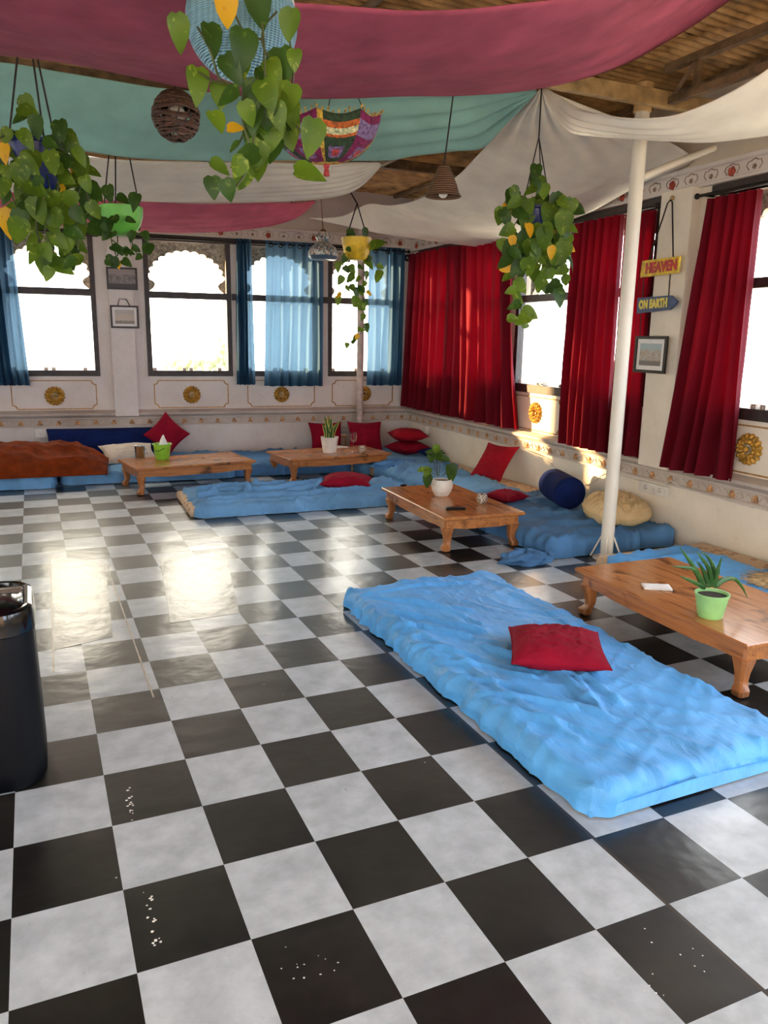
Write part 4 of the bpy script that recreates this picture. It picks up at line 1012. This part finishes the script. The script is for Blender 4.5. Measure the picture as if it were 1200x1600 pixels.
# bright green pot
y = 6.12; c = at_y(190, 336, y)
o = thing('hanging_plant', c, 'sparse dark vine in a bright green half round pot on chains', 'plant')
R0 = .145
pot(o, c, [(0, -.14), (.05, -.138), (.09, -.115), (.125, -.07), (R0, -.01), (R0+.003, .055), (R0-.01, .055), (R0-.02, .0), (0, .01)], M['pbright'])
V3 = [[(180, 318), (172, 345), (175, 380), (184, 405), (188, 415)], [(196, 320), (200, 350), (205, 375), (214, 398)], [(186, 320), (184, 360), (184, 400)], [(205, 350), (215, 365), (228, 372), (230, 388)], [(165, 330), (158, 350), (150, 365)], [(175, 375), (195, 390), (205, 400)]]
it = autoleaves(V3, 17, 22, 21, .0) + [(170, 303, 26, 80, 0), (209, 315, 26, 110, 0), (193, 311, 20, 20, 0), (188, 350, 20, 150, 0), (206, 370, 18, 110, 0), (158, 352, 26, 60, 0), (166, 356, 28, 100, 0), (175, 408, 20, 20, 0), (198, 410, 16, 30, 0), (185, 414, 12, 90, 1), (228, 369, 16, 60, 0), (234, 390, 18, 100, 0), (202, 393, 16, 0, 0), (216, 402, 12, 150, 0), (148, 340, 30, 100, 0), (152, 360, 28, 20, 0), (215, 350, 20, 80, 0)]
strands(o, y, V3, .10, 5, .0045); foliage(o, y-.05, it, .12, 7, [M['leafd'], M['leafy']])
top = Vector((at_y(186, 245, y).x, 6.12, 3.26))
for dx, dy in ((-.05, -.13), (.13, .02), (-.11, .08)): chain(o, [c+Vector((dx, dy, .05)), top], .005, 'chain', M['iron'])

# yellow pot
y = 6.9; c = at_y(557, 388, y)
o = thing('hanging_plant', c, 'vine hanging from a chipped yellow pot before the back windows', 'plant')
pot(o, c, [(0, -.10), (.08, -.10), (.105, -.08), (.135, .05), (.14, .09), (.13, .09), (.12, .06), (0, .06)], M['pyell'])
V4 = [[(548, 372), (538, 400), (535, 430), (540, 450), (530, 460)], [(566, 372), (580, 400), (590, 420), (592, 440)], [(558, 400), (560, 440), (558, 470), (570, 490), (568, 512), (560, 525), (545, 540)], [(545, 400), (550, 430), (545, 455)], [(566, 410), (572, 445), (568, 475)], [(562, 372), (585, 385), (600, 378)]]
it = autoleaves(V4, 13, 15, 31, .05) + [(592, 380, 24, -30, 0), (579, 385, 22, 150, 0), (515+32, 366, 16, 90, 2), (570, 366, 18, 80, 2), (577, 412, 18, 40, 0), (592, 430, 15, 100, 0), (518+33, 425, 16, 60, 0), (528, 470, 14, 100, 0), (568, 480, 12, 100, 0), (567, 496, 11, 100, 0), (565, 515, 12, 0, 0), (555, 528, 12, 130, 0), (542, 540, 9, 90, 0), (557, 460, 20, 60, 2), (548, 372, 18, 100, 2), (565, 455, 16, 80, 0), (558, 475, 16, 150, 0), (538, 405, 16, 120, 0), (528, 418, 16, 110, 0)]
strands(o, y, V4, .08, 6, .004); foliage(o, y-.06, it, .1, 8, [M['leaf'], M['leafy'], M['leafd']])
for u, v, dx in ((550, 352, -.1), (571, 354, .11)): chain(o, [c+Vector((dx, 0, .08)), at_y(558, 318, 7.2).lerp(Vector((c.x, 7.58, 3.26)), .0), Vector((c.x+.02, 7.58, 3.26))], .006, 'chain', M['iron'])

# dark blue pot near the white pole
y = 4.45; c = at_y(836, 345, y)
o = thing('hanging_plant', c, 'yellow green trailing pothos in a dark blue pot by the white pole', 'plant')
pot(o, c, [(0, -.10), (.07, -.10), (.08, -.09), (.108, .06), (.116, .065), (.116, .08), (.105, .08), (.10, .05), (0, .05)], M['pblue'])
V5 = [[(832, 320), (805, 312), (790, 325), (780, 335)], [(840, 320), (862, 315), (885, 312), (892, 330)], [(815, 335), (800, 360), (798, 390), (802, 420), (805, 455), (810, 475), (825, 500)], [(850, 330), (870, 350), (880, 380), (885, 405), (878, 440), (870, 465)], [(835, 345), (835, 380), (840, 410), (845, 440)], [(825, 340), (820, 380), (815, 420)], [(845, 340), (860, 380), (858, 430)], [(842, 318), (838, 285), (840, 265)], [(865, 330), (885, 350), (888, 375)]]
it = autoleaves(V5, 25, 11, 41, .04)
it += [(822, 345, 30, 95, 0), (845, 348, 34, 80, 2), (835, 325, 28, 60, 0), (856, 335, 32, 100, 0), (812, 325, 30, 80, 0), (830, 392, 34, 85, 0), (850, 372, 32, 100, 0), (837, 270, 26, 95, 2), (842, 290, 26, 95, 0), (800, 312, 30, 95, 2), (805, 305, 26, 60, 0), (782, 338, 26, 95, 0), (890, 325, 28, 100, 0), (868, 320, 34, 80, 2), (876, 330, 30, 85, 0), (815, 336, 30, 20, 2), (838, 332, 34, 85, 0), (832, 368, 40, 110, 0), (822, 380, 36, 80, 2), (868, 352, 26, 100, 1), (880, 350, 34, 95, 0), (865, 378, 28, 20, 2), (880, 395, 32, 95, 0), (862, 396, 22, 70, 1), (795, 410, 26, 40, 0), (792, 418, 24, 20, 1), (786, 385, 22, 60, 0), (801, 378, 18, 80, 1), (815, 415, 36, 90, 2), (826, 418, 30, 70, 0), (838, 435, 28, 60, 0), (858, 422, 34, 110, 0), (808, 460, 22, 40, 0), (802, 498, 18, 10, 0), (822, 508, 14, 10, 0), (828, 496, 16, -45, 0), (870, 466, 14, 90, 0), (805, 478, 14, 0, 0), (848, 398, 30, 100, 0), (842, 445, 24, 80, 0), (852, 450, 24, 50, 0), (850, 300, 24, 80, 0)]
strands(o, y, V5, .10, 7, .0035); foliage(o, y-.06, it, .13, 9, [M['leaf'], M['leafy'], M['leafd']])
hook = at_y(842, 214, y); top = Vector((hook.x+.01, 4.465, 3.18))
chain(o, [top, hook], .005)
for dx, dy in ((-.10, 0), (.09, .05), (.05, -.09)): chain(o, [c+Vector((dx, dy, .07)), hook], .004)

# ------------------------------------------------------------------ lamps
# wicker ball
c = at_y(275, 181, 4.72)
o = thing('wicker_lamp', c, 'dark brown wicker ball lamp hanging in front of the teal cloth', 'lamp')
m = MB(); r_ = random.Random(3)
for k in range(34):
    zc = -.9+1.8*k/33+r_.uniform(-.05, .05); zc = max(-.93, min(.93, zc)); til = r_.uniform(-.22, .22); ph = r_.uniform(0, 6); R1 = .122*r_.uniform(.96, 1.04)
    pts = []
    for q in range(41):
        a = 2*PI*q/40; z = max(-.95, min(.95, zc+til*math.sin(a+ph)*(1-abs(zc))+.03*math.sin(5*a+ph))); rr = math.sqrt(1-z*z)
        pts.append(c+Vector((R1*rr*math.cos(a), R1*rr*math.sin(a), .13*z)))
    m.tube(pts, r_.uniform(.0035, .0085), 5, cap=False)
for k in range(14):
    a = 2*PI*k/14; m.tube([c+Vector((.12*math.sin(t)*math.cos(a+.4*t), .12*math.sin(t)*math.sin(a+.4*t), -.13*math.cos(t))) for t in [PI*(.1+.8*i/14) for i in range(15)]], .005, 5)
m.build('shade', mat('dark_wicker', (84, 58, 46), .7, 0, 30, .3), o)
chain(o, [c+Vector((0, 0, .12)), Vector((c.x, 4.62, 3.22))], .005, 'cord')
m = MB(); m.ball(c, .055, 16, 10); m.build('bulb', M['pwhite'], o)

# patchwork bowl-shaped shade
c = at_y(507, 180, 4.86)
o = thing('patchwork_lampshade', c, 'embroidered patchwork parasol shade with yellow border and tassel, hanging point down', 'lamp')
cols = [mat('patch_magenta', (128, 26, 84), .85, 0, 40, .2), mat('patch_green', (44, 66, 40), .85, 0, 40, .2), mat('patch_orange', (206, 102, 40), .85, 0, 60, .25, rgb2=(90, 60, 30)), mat('patch_cream', (206, 196, 150), .85, 0, 60, .3, rgb2=(60, 110, 90)), mat('patch_lilac', (130, 110, 150), .85, 0, 60, .3, rgb2=(60, 40, 80)), mat('patch_red', (190, 70, 70), .85, 0, 60, .2), mat('patch_yellow', (216, 180, 70), .85, 0, 40, .25, rgb2=(120, 60, 30))]
m = MB(); NP = 8; per = 8; NR = 22; RR0 = .34; HH = .27
tiltM = Matrix.Rotation(math.radians(-5), 3, 'Y') @ Matrix.Rotation(math.radians(6), 3, 'X')
def bp(t, k):
    ph = (k % per)/per; a = 2*PI*(k/(NP*per))+.3; sc_ = 1-.06*math.sin(PI*ph)*t
    r = RR0*math.sin(t*PI/2)**.9*sc_; z = -HH*math.cos(t*PI/2)**1.1+.03*math.sin(PI*ph)*-1*t
    return c+tiltM @ Vector((r*math.cos(a), r*math.sin(a), z))
V = [[bp(.04+.96*i/NR, k) for k in range(NP*per)] for i in range(NR+1)]
for i in range(NR):
    for k in range(NP*per):
        pn = k//per; ph = k % per; k2 = (k+1) % (NP*per); f = i/NR
        base = 0 if pn % 2 == 0 else 1
        mi = base
        if f > .9: mi = base
        elif .76 < f <= .82 or .60 < f <= .66: mi = 2 if base else 4
        elif .66 < f <= .76: mi = 3 if base else 4
        elif .24 < f < .46 and ph in (2, 3, 4, 5): mi = 5 if ph in (3, 4) and .29 < f < .41 else 4
        elif f < .12: mi = 6
        if ph == 0 and base: mi = 6
        m.add([V[i][k], V[i][k2], V[i+1][k2], V[i+1][k]], [(0, 1, 2, 3)], mi)
shd = m.build('shade', cols, o, ang=60, solid=.006)
m = MB()
for k in range(120):
    a = k/120*NP*per; p = bp(1., int(a)); q = p+Vector((r_.uniform(-.01, .01), r_.uniform(-.01, .01), r_.uniform(.01, .035)))+(p-c)*.05; m.tube([p, q], .003, 4)
m.build('fringe', cols[6], shd)
tp = c+tiltM @ Vector((0, 0, -HH))
m = MB(); m.ball(tp-Vector((0, 0, .01)), .02, 10, 8); m.lathe([(.012, 0), (.02, -.05), (.004, -.055)], tp-Vector((0, 0, .02)), 12); m.build('tassel', cols[5], shd)
for k in range(3):
    a = 2*PI*k/3; p = bp(1., int(k*NP*per/3)); chain(o, [p, Vector((c.x, 4.66, 3.24))], .003, 'cord')

# cone rope lamp
c = at_y(693, 285, 4.72)
o = thing('rope_pendant', c, 'small cone shaped rope pendant lamp on a long cord', 'lamp')
rp = NT('coiled_rope'); w_ = rp.n('ShaderNodeTexWave', bands_direction='Z'); w_.inputs['Scale'].default_value = 22; w_.inputs['Distortion'].default_value = 1.; rp.l(rp.coord(), w_.inputs['Vector'])
M['rope'] = rp.done(rp.bsdf(rp.mix(w_.outputs['Fac'], lin((74, 52, 36)), lin((132, 100, 72))), .85, 0, rp.bump(w_.outputs['Fac'], .7, .01)))
m = MB(); m.lathe([(.026, .10), (.034, .098), (.044, .075), (.066, .03), (.086, -.015), (.10, -.06), (.117, -.085), (.113, -.088), (.095, -.06), (.06, .03), (.03, .09)], c, 36); m.build('shade', M['rope'], o)
chain(o, [c+Vector((0, 0, .10)), Vector((c.x+.005, 4.60, 3.24))], .005, 'cord')
m = MB(); m.ball(c+Vector((0, 0, -.065)), .03, 12, 8); m.build('bulb', M['pwhite'], o)

# mosaic lamp
c = at_y(505, 388, 7.4)
o = thing('mosaic_lamp', c, 'onion shaped mosaic glass lamp on a chain beside the yellow pot', 'lamp')
m = MB(); m.lathe([(.028, .155), (.05, .145), (.062, .12), (.075, .10), (.06, .075), (.05, .06), (.07, .045), (.115, .01), (.143, -.035), (.14, -.07)], c, 40); mbd = m.build('mosaic_body', M['mosaic'], o)
m = MB(); m.lathe([(.14, -.07), (.143, -.075), (.125, -.10), (.118, -.105), (.0, -.10)], c, 40); m.build('rim', mat('lamp_blue_rim', (96, 120, 140), .3, .4), mbd)
m = MB(); m.lathe([(.0, .172), (.02, .170), (.03, .155)], c, 20); m.build('cap', M['chrome'], o)
chain(o, [c+Vector((0, 0, .165)), Vector((c.x, 7.56, 3.27))], .004, 'chain', M['chrome'])

# ------------------------------------------------------------------ table-top things
def P_(u, v): return at_z(u, v, HT)
# snake plant
c = P_(515, 707); o = thing('potted_snake_plant', c, 'snake plant with yellow edged leaves in a white pot', 'plant')
pot(o, c, [(0, 0), (.072, 0), (.078, .005), (.104, .175), (.106, .185), (.098, .185), (.092, .16), (0, .16)], M['pwhite'], 40, (.093, .165))
m = MB(); r2 = random.Random(5)
for k in range(10):
    a = r2.uniform(0, 6.28); b = c+Vector((.035*math.cos(a), .035*math.sin(a), .165)); L = r2.uniform(.14, .26); out = Vector((math.cos(a), math.sin(a), 0)); lean = r2.uniform(.1, .45)
    tw = r2.uniform(-.6, .6); side = Vector((RR.x, RR.y, 0))*math.cos(tw)+Vector((-RR.y, RR.x, 0))*math.sin(tw); rows = []
    for i in range(9):
        t = i/8; p = b+Vector((0, 0, L*t))+out*(lean*L*t*t); w = .030*(1-.15*(1-t)*2)*(1-t**3.2)+.001
        rows.append([p-side*w, p-side*w*.72, p, p+side*w*.72, p+side*w])
    m.grid([[r[1], r[2], r[3]] for r in rows], 0); m.grid([[r[0], r[1]] for r in rows], 1); m.grid([[r[3], r[4]] for r in rows], 1)
m.build('leaves', [M['snake'], M['snaky']], o, fix=False, ang=180)
# wine glass
c = P_(552, 706); o = thing('wine_glass', c, 'empty stemmed wine glass on the table in the corner', 'glass')
m = MB(); m.lathe([(0, .115), (.02, .118), (.034, .135), (.042, .17), (.040, .21), (.035, .235)], c, 28); m.build('bowl', M['tumbler'], o)
m = MB(); m.lathe([(.006, .008), (.004, .02), (.004, .10), (.008, .116)], c, 16); m.build('stem', M['tumbler'], o)
m = MB(); m.lathe([(0, .0), (.036, .0), (.037, .003), (.006, .009)], c, 28); m.build('foot', M['tumbler'], o)
c = P_(537, 697); o = thing('jar', c, 'small brown jar behind the wine glass', 'jar')
m = MB(); m.lathe([(0, 0), (.034, 0), (.036, .01), (.036, .10), (.03, .115), (.03, .13), (0, .13)], c, 24); m.build('body', mat('brown_jar', (92, 62, 38), .35), o)
m = MB(); m.lathe([(.031, .125), (.033, .128), (.033, .145), (0, .147)], c, 24); m.build('lid', M['woodleg'], o)
c = P_(566, 707); o = thing('mosaic_tealight', c, 'round mosaic tealight holder beside the wine glass', 'candle holder')
m = MB(); m.lathe([(0, 0), (.03, 0), (.046, .02), (.05, .045), (.042, .07), (.034, .08), (.03, .078), (.04, .045), (0, .01)], c, 28); m.build('cup', M['mosaic2'], o)
m = MB(); m.lathe([(0, .03), (.018, .03), (.018, .012)], c, 14); m.build('candle', M['pwhite'], o)
c = P_(520, 699); m = MB(); m.box((c.x+.05, c.y, HT+.004), (.24, .16, .006), Matrix.Rotation(.1, 3, 'Z')); tag(m.build('paper_sheet', M['paper'], smooth=False), 'white paper lying behind the snake plant pot', 'paper')
# rounded white pot plant
c = P_(690, 774); o = thing('potted_plant', c, 'broad leaved young plant in a rounded white pot', 'plant')
pot(o, c, [(0, 0), (.055, 0), (.062, .006), (.085, .045), (.093, .085), (.088, .125), (.078, .142), (.072, .142), (.08, .10), (0, .12)], M['pwhite'], 40, (.075, .125))
ST = [[(683, 744), (678, 725), (676, 708)], [(684, 744), (682, 720), (684, 702)], [(686, 744), (688, 725), (696, 716)], [(690, 744), (702, 735), (705, 738)], [(680, 745), (672, 745), (670, 752)], [(680, 742), (668, 735), (656, 733)]]
strands(o, c.y, ST, .03, 8, .0035)
foliage(o, c.y, [(676, 707, 20, 200, 0), (683, 704, 18, 60, 1), (684, 712, 18, 110, 0), (693, 717, 16, -10, 1), (706, 740, 28, 75, 0), (668, 752, 22, 100, 0), (667, 738, 16, 120, 2), (657, 734, 12, 160, 2), (698, 718, 14, 20, 0), (674, 715, 16, 100, 0)], .03, 10, [M['leafd'], M['leaf'], M['leaf']])
c = P_(753, 786); o = thing('mosaic_tealight', c, 'mosaic tealight holder on the table with the black remote', 'candle holder')
m = MB(); m.lathe([(0, 0), (.03, 0), (.043, .02), (.046, .042), (.041, .068), (.036, .078), (.033, .076), (.038, .045), (0, .01)], c, 28); m.build('cup', M['mosaic2'], o)
m = MB(); m.lathe([(0, .03), (.018, .03), (.018, .012)], c, 14); m.build('candle', M['pwhite'], o)
c = P_(712, 796); o = thing('remote_control', c, 'slim black remote lying on the corner of the table', 'remote', rz=math.radians(-18))
m = MB(); m.box((0, 0, .010), (.155, .045, .018)); m.build('body', M['black'], o, True, smooth=False, bev=.005)
m = MB(); [m.box((-.05+.02*k, -.01+.02*q, .020), (.01, .009, .003)) for k in range(5) for q in range(2)]; m.build('buttons', M['iron'], o, True, smooth=False)
c = P_(630, 760); o = thing('lighter', c, 'tiny black lighter near the far edge of the table with the remote', 'lighter')
m = MB(); m.box(c+Vector((0, 0, .010)), (.05, .02, .018)); m.build('body', M['black'], o, smooth=False, bev=.004)
m = MB(); m.box(c+Vector((.03, 0, .010)), (.012, .02, .016)); m.build('cap', M['chrome'], o, smooth=False)
# aloe table
c = P_(1026, 919); o = thing('paper_napkin', c, 'folded white napkin on the table beside the aloe', 'napkin', rz=math.radians(-30))
m = MB()
for k in range(3):
    rows = [[(-.075+.15*i/12, -.045+.09*j/6+.002*k, .003+.0035*k+.0025*nz(i*.5, j*.5, k)) for i in range(13)] for j in range(7)]; m.grid(rows)
m.build('folded_sheet', M['paper'], o, True, fix=False, ang=60, solid=.002)
c = P_(1109, 963); o = thing('potted_aloe', c, 'spiky aloe in a ribbed pale green pot', 'plant')
prof = [(0, 0), (.056, 0), (.058, .004)]
for k in range(15): z = .008+.104*k/14; prof.append((.058+.020*z/.11+(.0016 if k % 2 else 0), z))
prof += [(.083, .115), (.083, .123), (.076, .123), (.073, .105), (0, .105)]
pot(o, c, prof, M['pgreen'], 44, (.073, .108))
AL = [[(1100, 916), (1088, 892), (1062, 855)], [(1098, 918), (1090, 898), (1080, 888), (1050, 885)], [(1112, 915), (1108, 890), (1098, 874), (1088, 862)], [(1112, 915), (1116, 892), (1106, 870), (1094, 863)], [(1116, 915), (1120, 895), (1128, 870)], [(1118, 916), (1132, 906), (1146, 904), (1158, 915), (1168, 934)], [(1104, 916), (1108, 895), (1112, 885)], [(1100, 918), (1085, 910), (1062, 900)], [(1116, 916), (1130, 905), (1148, 905)], [(1108, 916), (1098, 890), (1088, 876)], [(1112, 914), (1120, 900), (1125, 890)]]
m = MB(); r3 = random.Random(9)
for p in AL:
    dy = r3.uniform(-.05, .05); P = catmull([at_y(u, v, c.y+dy*i/len(p)) for i, (u, v) in enumerate(p)], 12)
    m.tube(P, [max(.0014, .0125*(1-(i/11)**2.4)) for i in range(12)], 6)
m.build('leaves', M['aloe'], o)
# table with bucket
c = P_(219, 715); o = thing('steel_cup', c, 'brushed steel cup on the low table', 'cup')
m = MB(); m.lathe([(0, .001), (.048, 0), (.05, .004), (.056, .125), (.058, .128), (.053, .126), (.047, .01), (0, .008)], c, 32); m.build('body', M['chrome'], o)
m = MB(); m.tube([c+RR*.055+Vector((0, 0, .10)), c+RR*.085+Vector((0, 0, .09)), c+RR*.085+Vector((0, 0, .05)), c+RR*.052+Vector((0, 0, .04))], .005, 6); m.build('handle', M['chrome'], o)
c = P_(254, 717); o = thing('lime_bucket', c, 'lime green little bucket with a crumpled tissue in it', 'bucket')
m = MB(); m.lathe([(0, 0), (.068, 0), (.072, .004), (.095, .155), (.103, .158), (.104, .168), (.094, .168), (.07, .01), (0, .01)], c, 36); bkt = m.build('bucket', M['plime'], o)
m = MB(); rows = []
for i in range(9):
    t = i/8; rows.append([c+Vector((.0+(.05*(1-t)+.006)*math.cos(a)*(1+.4*math.sin(3*a+t*5))+.02*t, (.05*(1-t)+.006)*math.sin(a)*(1+.4*math.sin(2*a)), .12+.14*t)) for a in [2*PI*k/18 for k in range(18)]])
m.grid(rows, 0, True); m.build('tissue', M['paper'], o)
m = MB(); m.tube(catmull([c+Vector((-.095, -.01, .155)), c-FF*.11*Vector((1, 1, 0)).length/1.41+Vector((-.03, -.04, .08)), c+Vector((.09, -.03, .155))], 16), .003, 6); m.build('wire_handle', M['iron'], bkt)

# ------------------------------------------------------------------ waste bin at the picture edge
o = thing('waste_bin', (-.262, 3.03, 0), 'tall glossy black waste bin with a swing lid', 'bin')
def rring(w, d, r, z, n=10):
    pts = []
    for q, (sx, sy) in enumerate(((1, 1), (-1, 1), (-1, -1), (1, -1))):
        for i in range(n+1):
            a = PI/2*q+PI/2*i/n; pts.append(Vector((-.262+sx*(w/2-r)+r*math.cos(a), 3.03+sy*(d/2-r)+r*math.sin(a), z)))
    return pts
m = MB(); m.grid([rring(.36, .38, .09, 0), rring(.40, .42, .10, .008), rring(.42, .44, .11, .03), rring(.42, .44, .11, .08), rring(.40, .42, .11, .56), rring(.395, .415, .11, .585)], 0, True); m.build('body', M['black'], o)
m = MB(); m.grid([rring(.40, .42, .11, .582), rring(.415, .435, .115, .588), rring(.41, .43, .115, .645), rring(.40, .42, .11, .665), rring(.375, .395, .10, .672), rring(.35, .37, .09, .668), rring(.345, .365, .09, .655)], 0, True); m.build('lid_rim', M['blackgloss'], o)
m = MB(); rows = []
for i in range(21):
    t = -1+2*i/20; y_ = 3.03+t*.18
    rows.append([(-.262+s*.172, y_, .650+.022*(1-t*t)-(.05*(abs(t)-.55) if abs(t) > .55 else 0)) for s in (-1, -.5, 0, .5, 1)])
m.grid(rows); m.build('swing_flap', M['blackgloss'], o, fix=False, solid=.006)
m = MB(); m.box((-.262, 3.09, .676), (.34, .04, .012)); m.build('pivot_bar', mat('bin_trim', (120, 104, 92), .25, .6), o, smooth=False, bev=.004)

# floor oddments
m = MB(); r4 = random.Random(12)
def fleck(u, v, s):
    c = at_z(u, v, .0); k = 6; h = .0016
    P = [c+Vector((s*r4.uniform(.6, 1.2)*math.cos(2*PI*q/k), s*r4.uniform(.6, 1.2)*math.sin(2*PI*q/k), .0006)) for q in range(k)]
    m.add(P+[c+Vector((0, 0, h))], [(q, (q+1) % k, k) for q in range(k)])
for k in range(60):
    t = r4.random(); u = 196+50*t+r4.uniform(-7, 7); v = 1225+255*t
    if 1290 < v < 1385: continue
    fleck(u, v, r4.uniform(.002, .006))
for k in range(26): fleck(r4.uniform(1000, 1110) if k % 2 else r4.uniform(405, 530), r4.uniform(1440, 1560) if k % 2 else r4.uniform(1480, 1540), r4.uniform(.0015, .0035))
tag(m.build('paint_flecks', M['paper'], fix=False, ang=60), 'trail of white paint flecks on the dark floor tiles', 'flecks', None, 'stuff')
for i, (p, q) in enumerate((((167, 884), (240, 1090)), ((79, 868), (84, 1050)))):
    a = at_z(*p, .0); b = at_z(*q, .0); mm = MB(); d = (b-a); L = d.length; an = math.atan2(d.y, d.x)
    mm.box((a+b)/2+Vector((0, 0, .001)), (L, .008, .002), Matrix.Rotation(an, 3, 'Z')); struct(mm.build('trim_%d' % (30+i), mat('vinyl_edge', (190, 180, 160), .3), smooth=False))

M['patch'] = NT('window_glare_patch'); tp_ = M['patch']; pp_ = tp_.pos(); pn_ = tp_.noise(pp_, 9., 5, .6)
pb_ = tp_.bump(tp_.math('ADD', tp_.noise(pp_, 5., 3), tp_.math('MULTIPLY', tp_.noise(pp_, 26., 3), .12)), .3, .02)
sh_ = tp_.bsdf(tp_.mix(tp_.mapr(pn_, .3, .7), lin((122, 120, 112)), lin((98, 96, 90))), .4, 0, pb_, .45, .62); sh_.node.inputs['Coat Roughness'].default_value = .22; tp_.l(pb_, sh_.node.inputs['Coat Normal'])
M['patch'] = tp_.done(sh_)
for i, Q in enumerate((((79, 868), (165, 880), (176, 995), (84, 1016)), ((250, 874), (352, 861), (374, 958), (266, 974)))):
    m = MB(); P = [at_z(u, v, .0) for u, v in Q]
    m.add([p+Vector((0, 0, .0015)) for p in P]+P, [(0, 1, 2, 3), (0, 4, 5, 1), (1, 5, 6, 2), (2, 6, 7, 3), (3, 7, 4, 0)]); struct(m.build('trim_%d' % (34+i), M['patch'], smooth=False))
# ------------------------------------------------------------------ outside
def block(name, x, y, w, d, z0, z1, rgb, label, wins=()):
    o = thing(name, (x, y, z0), label, 'building')
    mw = mat('wall_paint_%d' % len(bpy.data.materials), rgb, .8, 0, .6, .06)
    m = MB(); m.box((x, y, (z0+z1)/2), (w, d, z1-z0)); m.build('walls', mw, o, smooth=False)
    m = MB()
    for sx, sy, ww, dd in ((0, -d/2, w, .15), (0, d/2, w, .15), (-w/2, 0, .15, d), (w/2, 0, .15, d)): m.box((x+sx, y+sy, z1+.25), (ww, dd, .5))
    m.build('parapet', mw, o, smooth=False)
    for (wx, wz, ww, wh) in wins:
        m = MB(); m.box((x+wx, y-d/2-.01, wz), (ww, .08, wh)); m.build('window', mat('far_window', (150, 160, 168), .4), o, smooth=False)
    return o
q = at_y(45, 560, 24); block('rooftop_house', q.x+.5, 26, 5.2, 4, -8, .2, (226, 218, 204), 'pale rooftop house seen through the window above the brown blanket', [(-1.2, -.8, .5, .7), (1.2, -.7, .6, .8)])
q = at_y(85, 470, 60); block('terrace_house', q.x, 62, 12, 6, -8, 5.6, (232, 228, 220), 'distant terraced house high in the window above the brown blanket', [(-3, 4.4, 1.2, 1.0), (0, 4.4, 1.2, 1.0), (3, 4.4, 1.2, 1.0)])
q = at_y(258, 555, 30); block('small_house', q.x, 32, 2.6, 4, -8, 1.1, (222, 216, 208), 'small pale house in the uncurtained arched window', [(-.35, .4, .8, 1.0)])
q = at_y(322, 555, 26)
o = thing('tree', (q.x, 27, -8), 'pale hazy tree outside the uncurtained arched window', 'tree')
tl = leafmat('haze_pale_leaf', (168, 178, 140), (186, 194, 156), (200, 204, 170), .5)  # green paled so the outdoor haze sits in the leaf colour
m = MB(); m.tube([(q.x, 27, -8), (q.x+.1, 27, -2), (q.x, 27, .5)], [.25, .18, .06], 8); m.build('trunk', M['woodleg'], o)
m = MB(); r5 = random.Random(4)
for k in range(1500):
    a = r5.uniform(0, 2*PI); b = math.acos(r5.uniform(-1, 1)); rr = r5.uniform(.55, 1)**.5
    p = Vector((q.x+1.15*rr*math.sin(b)*math.cos(a), 27+1.1*rr*math.sin(b)*math.sin(a), .35+1.55*rr*math.cos(b)))
    leaf(m, p, Vector((r5.uniform(-1, 1), r5.uniform(-1, 1), r5.uniform(-1, .4))), Vector((r5.uniform(-1, 1), -1, r5.uniform(0, 1))), .22)
m.build('crown', tl, o, fix=False, ang=180)
m = MB(); m.box((0, 40, -8.2), (300, 260, .3)); struct(m.build('ground', mat('dusty_ground', (206, 198, 182), .9, 0, .1, .05), smooth=False))

# ------------------------------------------------------------------ light
W = bpy.data.worlds.new('hazy_sky'); sc.world = W; W.use_nodes = True; nt = W.node_tree; nt.nodes.clear()
ou = nt.nodes.new('ShaderNodeOutputWorld'); bg = nt.nodes.new('ShaderNodeBackground')
tc = nt.nodes.new('ShaderNodeTexCoord')
dt = nt.nodes.new('ShaderNodeVectorMath'); dt.operation = 'DOT_PRODUCT'; nt.links.new(tc.outputs['Generated'], dt.inputs[0]); dt.inputs[1].default_value = (-.77, .63, .12)
rp_ = nt.nodes.new('ShaderNodeValToRGB'); mr_ = nt.nodes.new('ShaderNodeMapRange'); mr_.inputs[1].default_value = -1; mr_.inputs[2].default_value = 1
nt.links.new(dt.outputs['Value'], mr_.inputs[0]); nt.links.new(mr_.outputs[0], rp_.inputs[0])
e = rp_.color_ramp.elements; e[0].position = .15; e[0].color = (.80, .91, 1.08, 1); e[1].position = .9; e[1].color = (1.12, .98, .74, 1)
nt.links.new(rp_.outputs[0], bg.inputs[0]); bg.inputs[1].default_value = 9.0; nt.links.new(bg.outputs[0], ou.inputs[0])
sun = bpy.data.lights.new('sun', 'SUN'); so = bpy.data.objects.new('sun', sun); COL.objects.link(so)
sun.energy = 26.; sun.color = (1, .60, .28); sun.angle = math.radians(1.2)
az = Vector((.775, -.632, 0)); el = math.radians(7.0)
so.rotation_euler = (az*math.cos(el)-Vector((0, 0, math.sin(el)))).to_track_quat('-Z', 'Y').to_euler()

sc.view_settings.view_transform = 'Standard'; sc.view_settings.look = 'None'; sc.view_settings.gamma = 1; sc.view_settings.use_curve_mapping = False
sc.view_settings.exposure = 0.22
sc.cycles.use_denoising = True
sc.cycles.max_bounces = 10; sc.cycles.diffuse_bounces = 6; sc.cycles.transparent_max_bounces = 16
sc.cycles.sample_clamp_indirect = 8
sc.cycles.caustics_reflective = False; sc.cycles.caustics_refractive = False
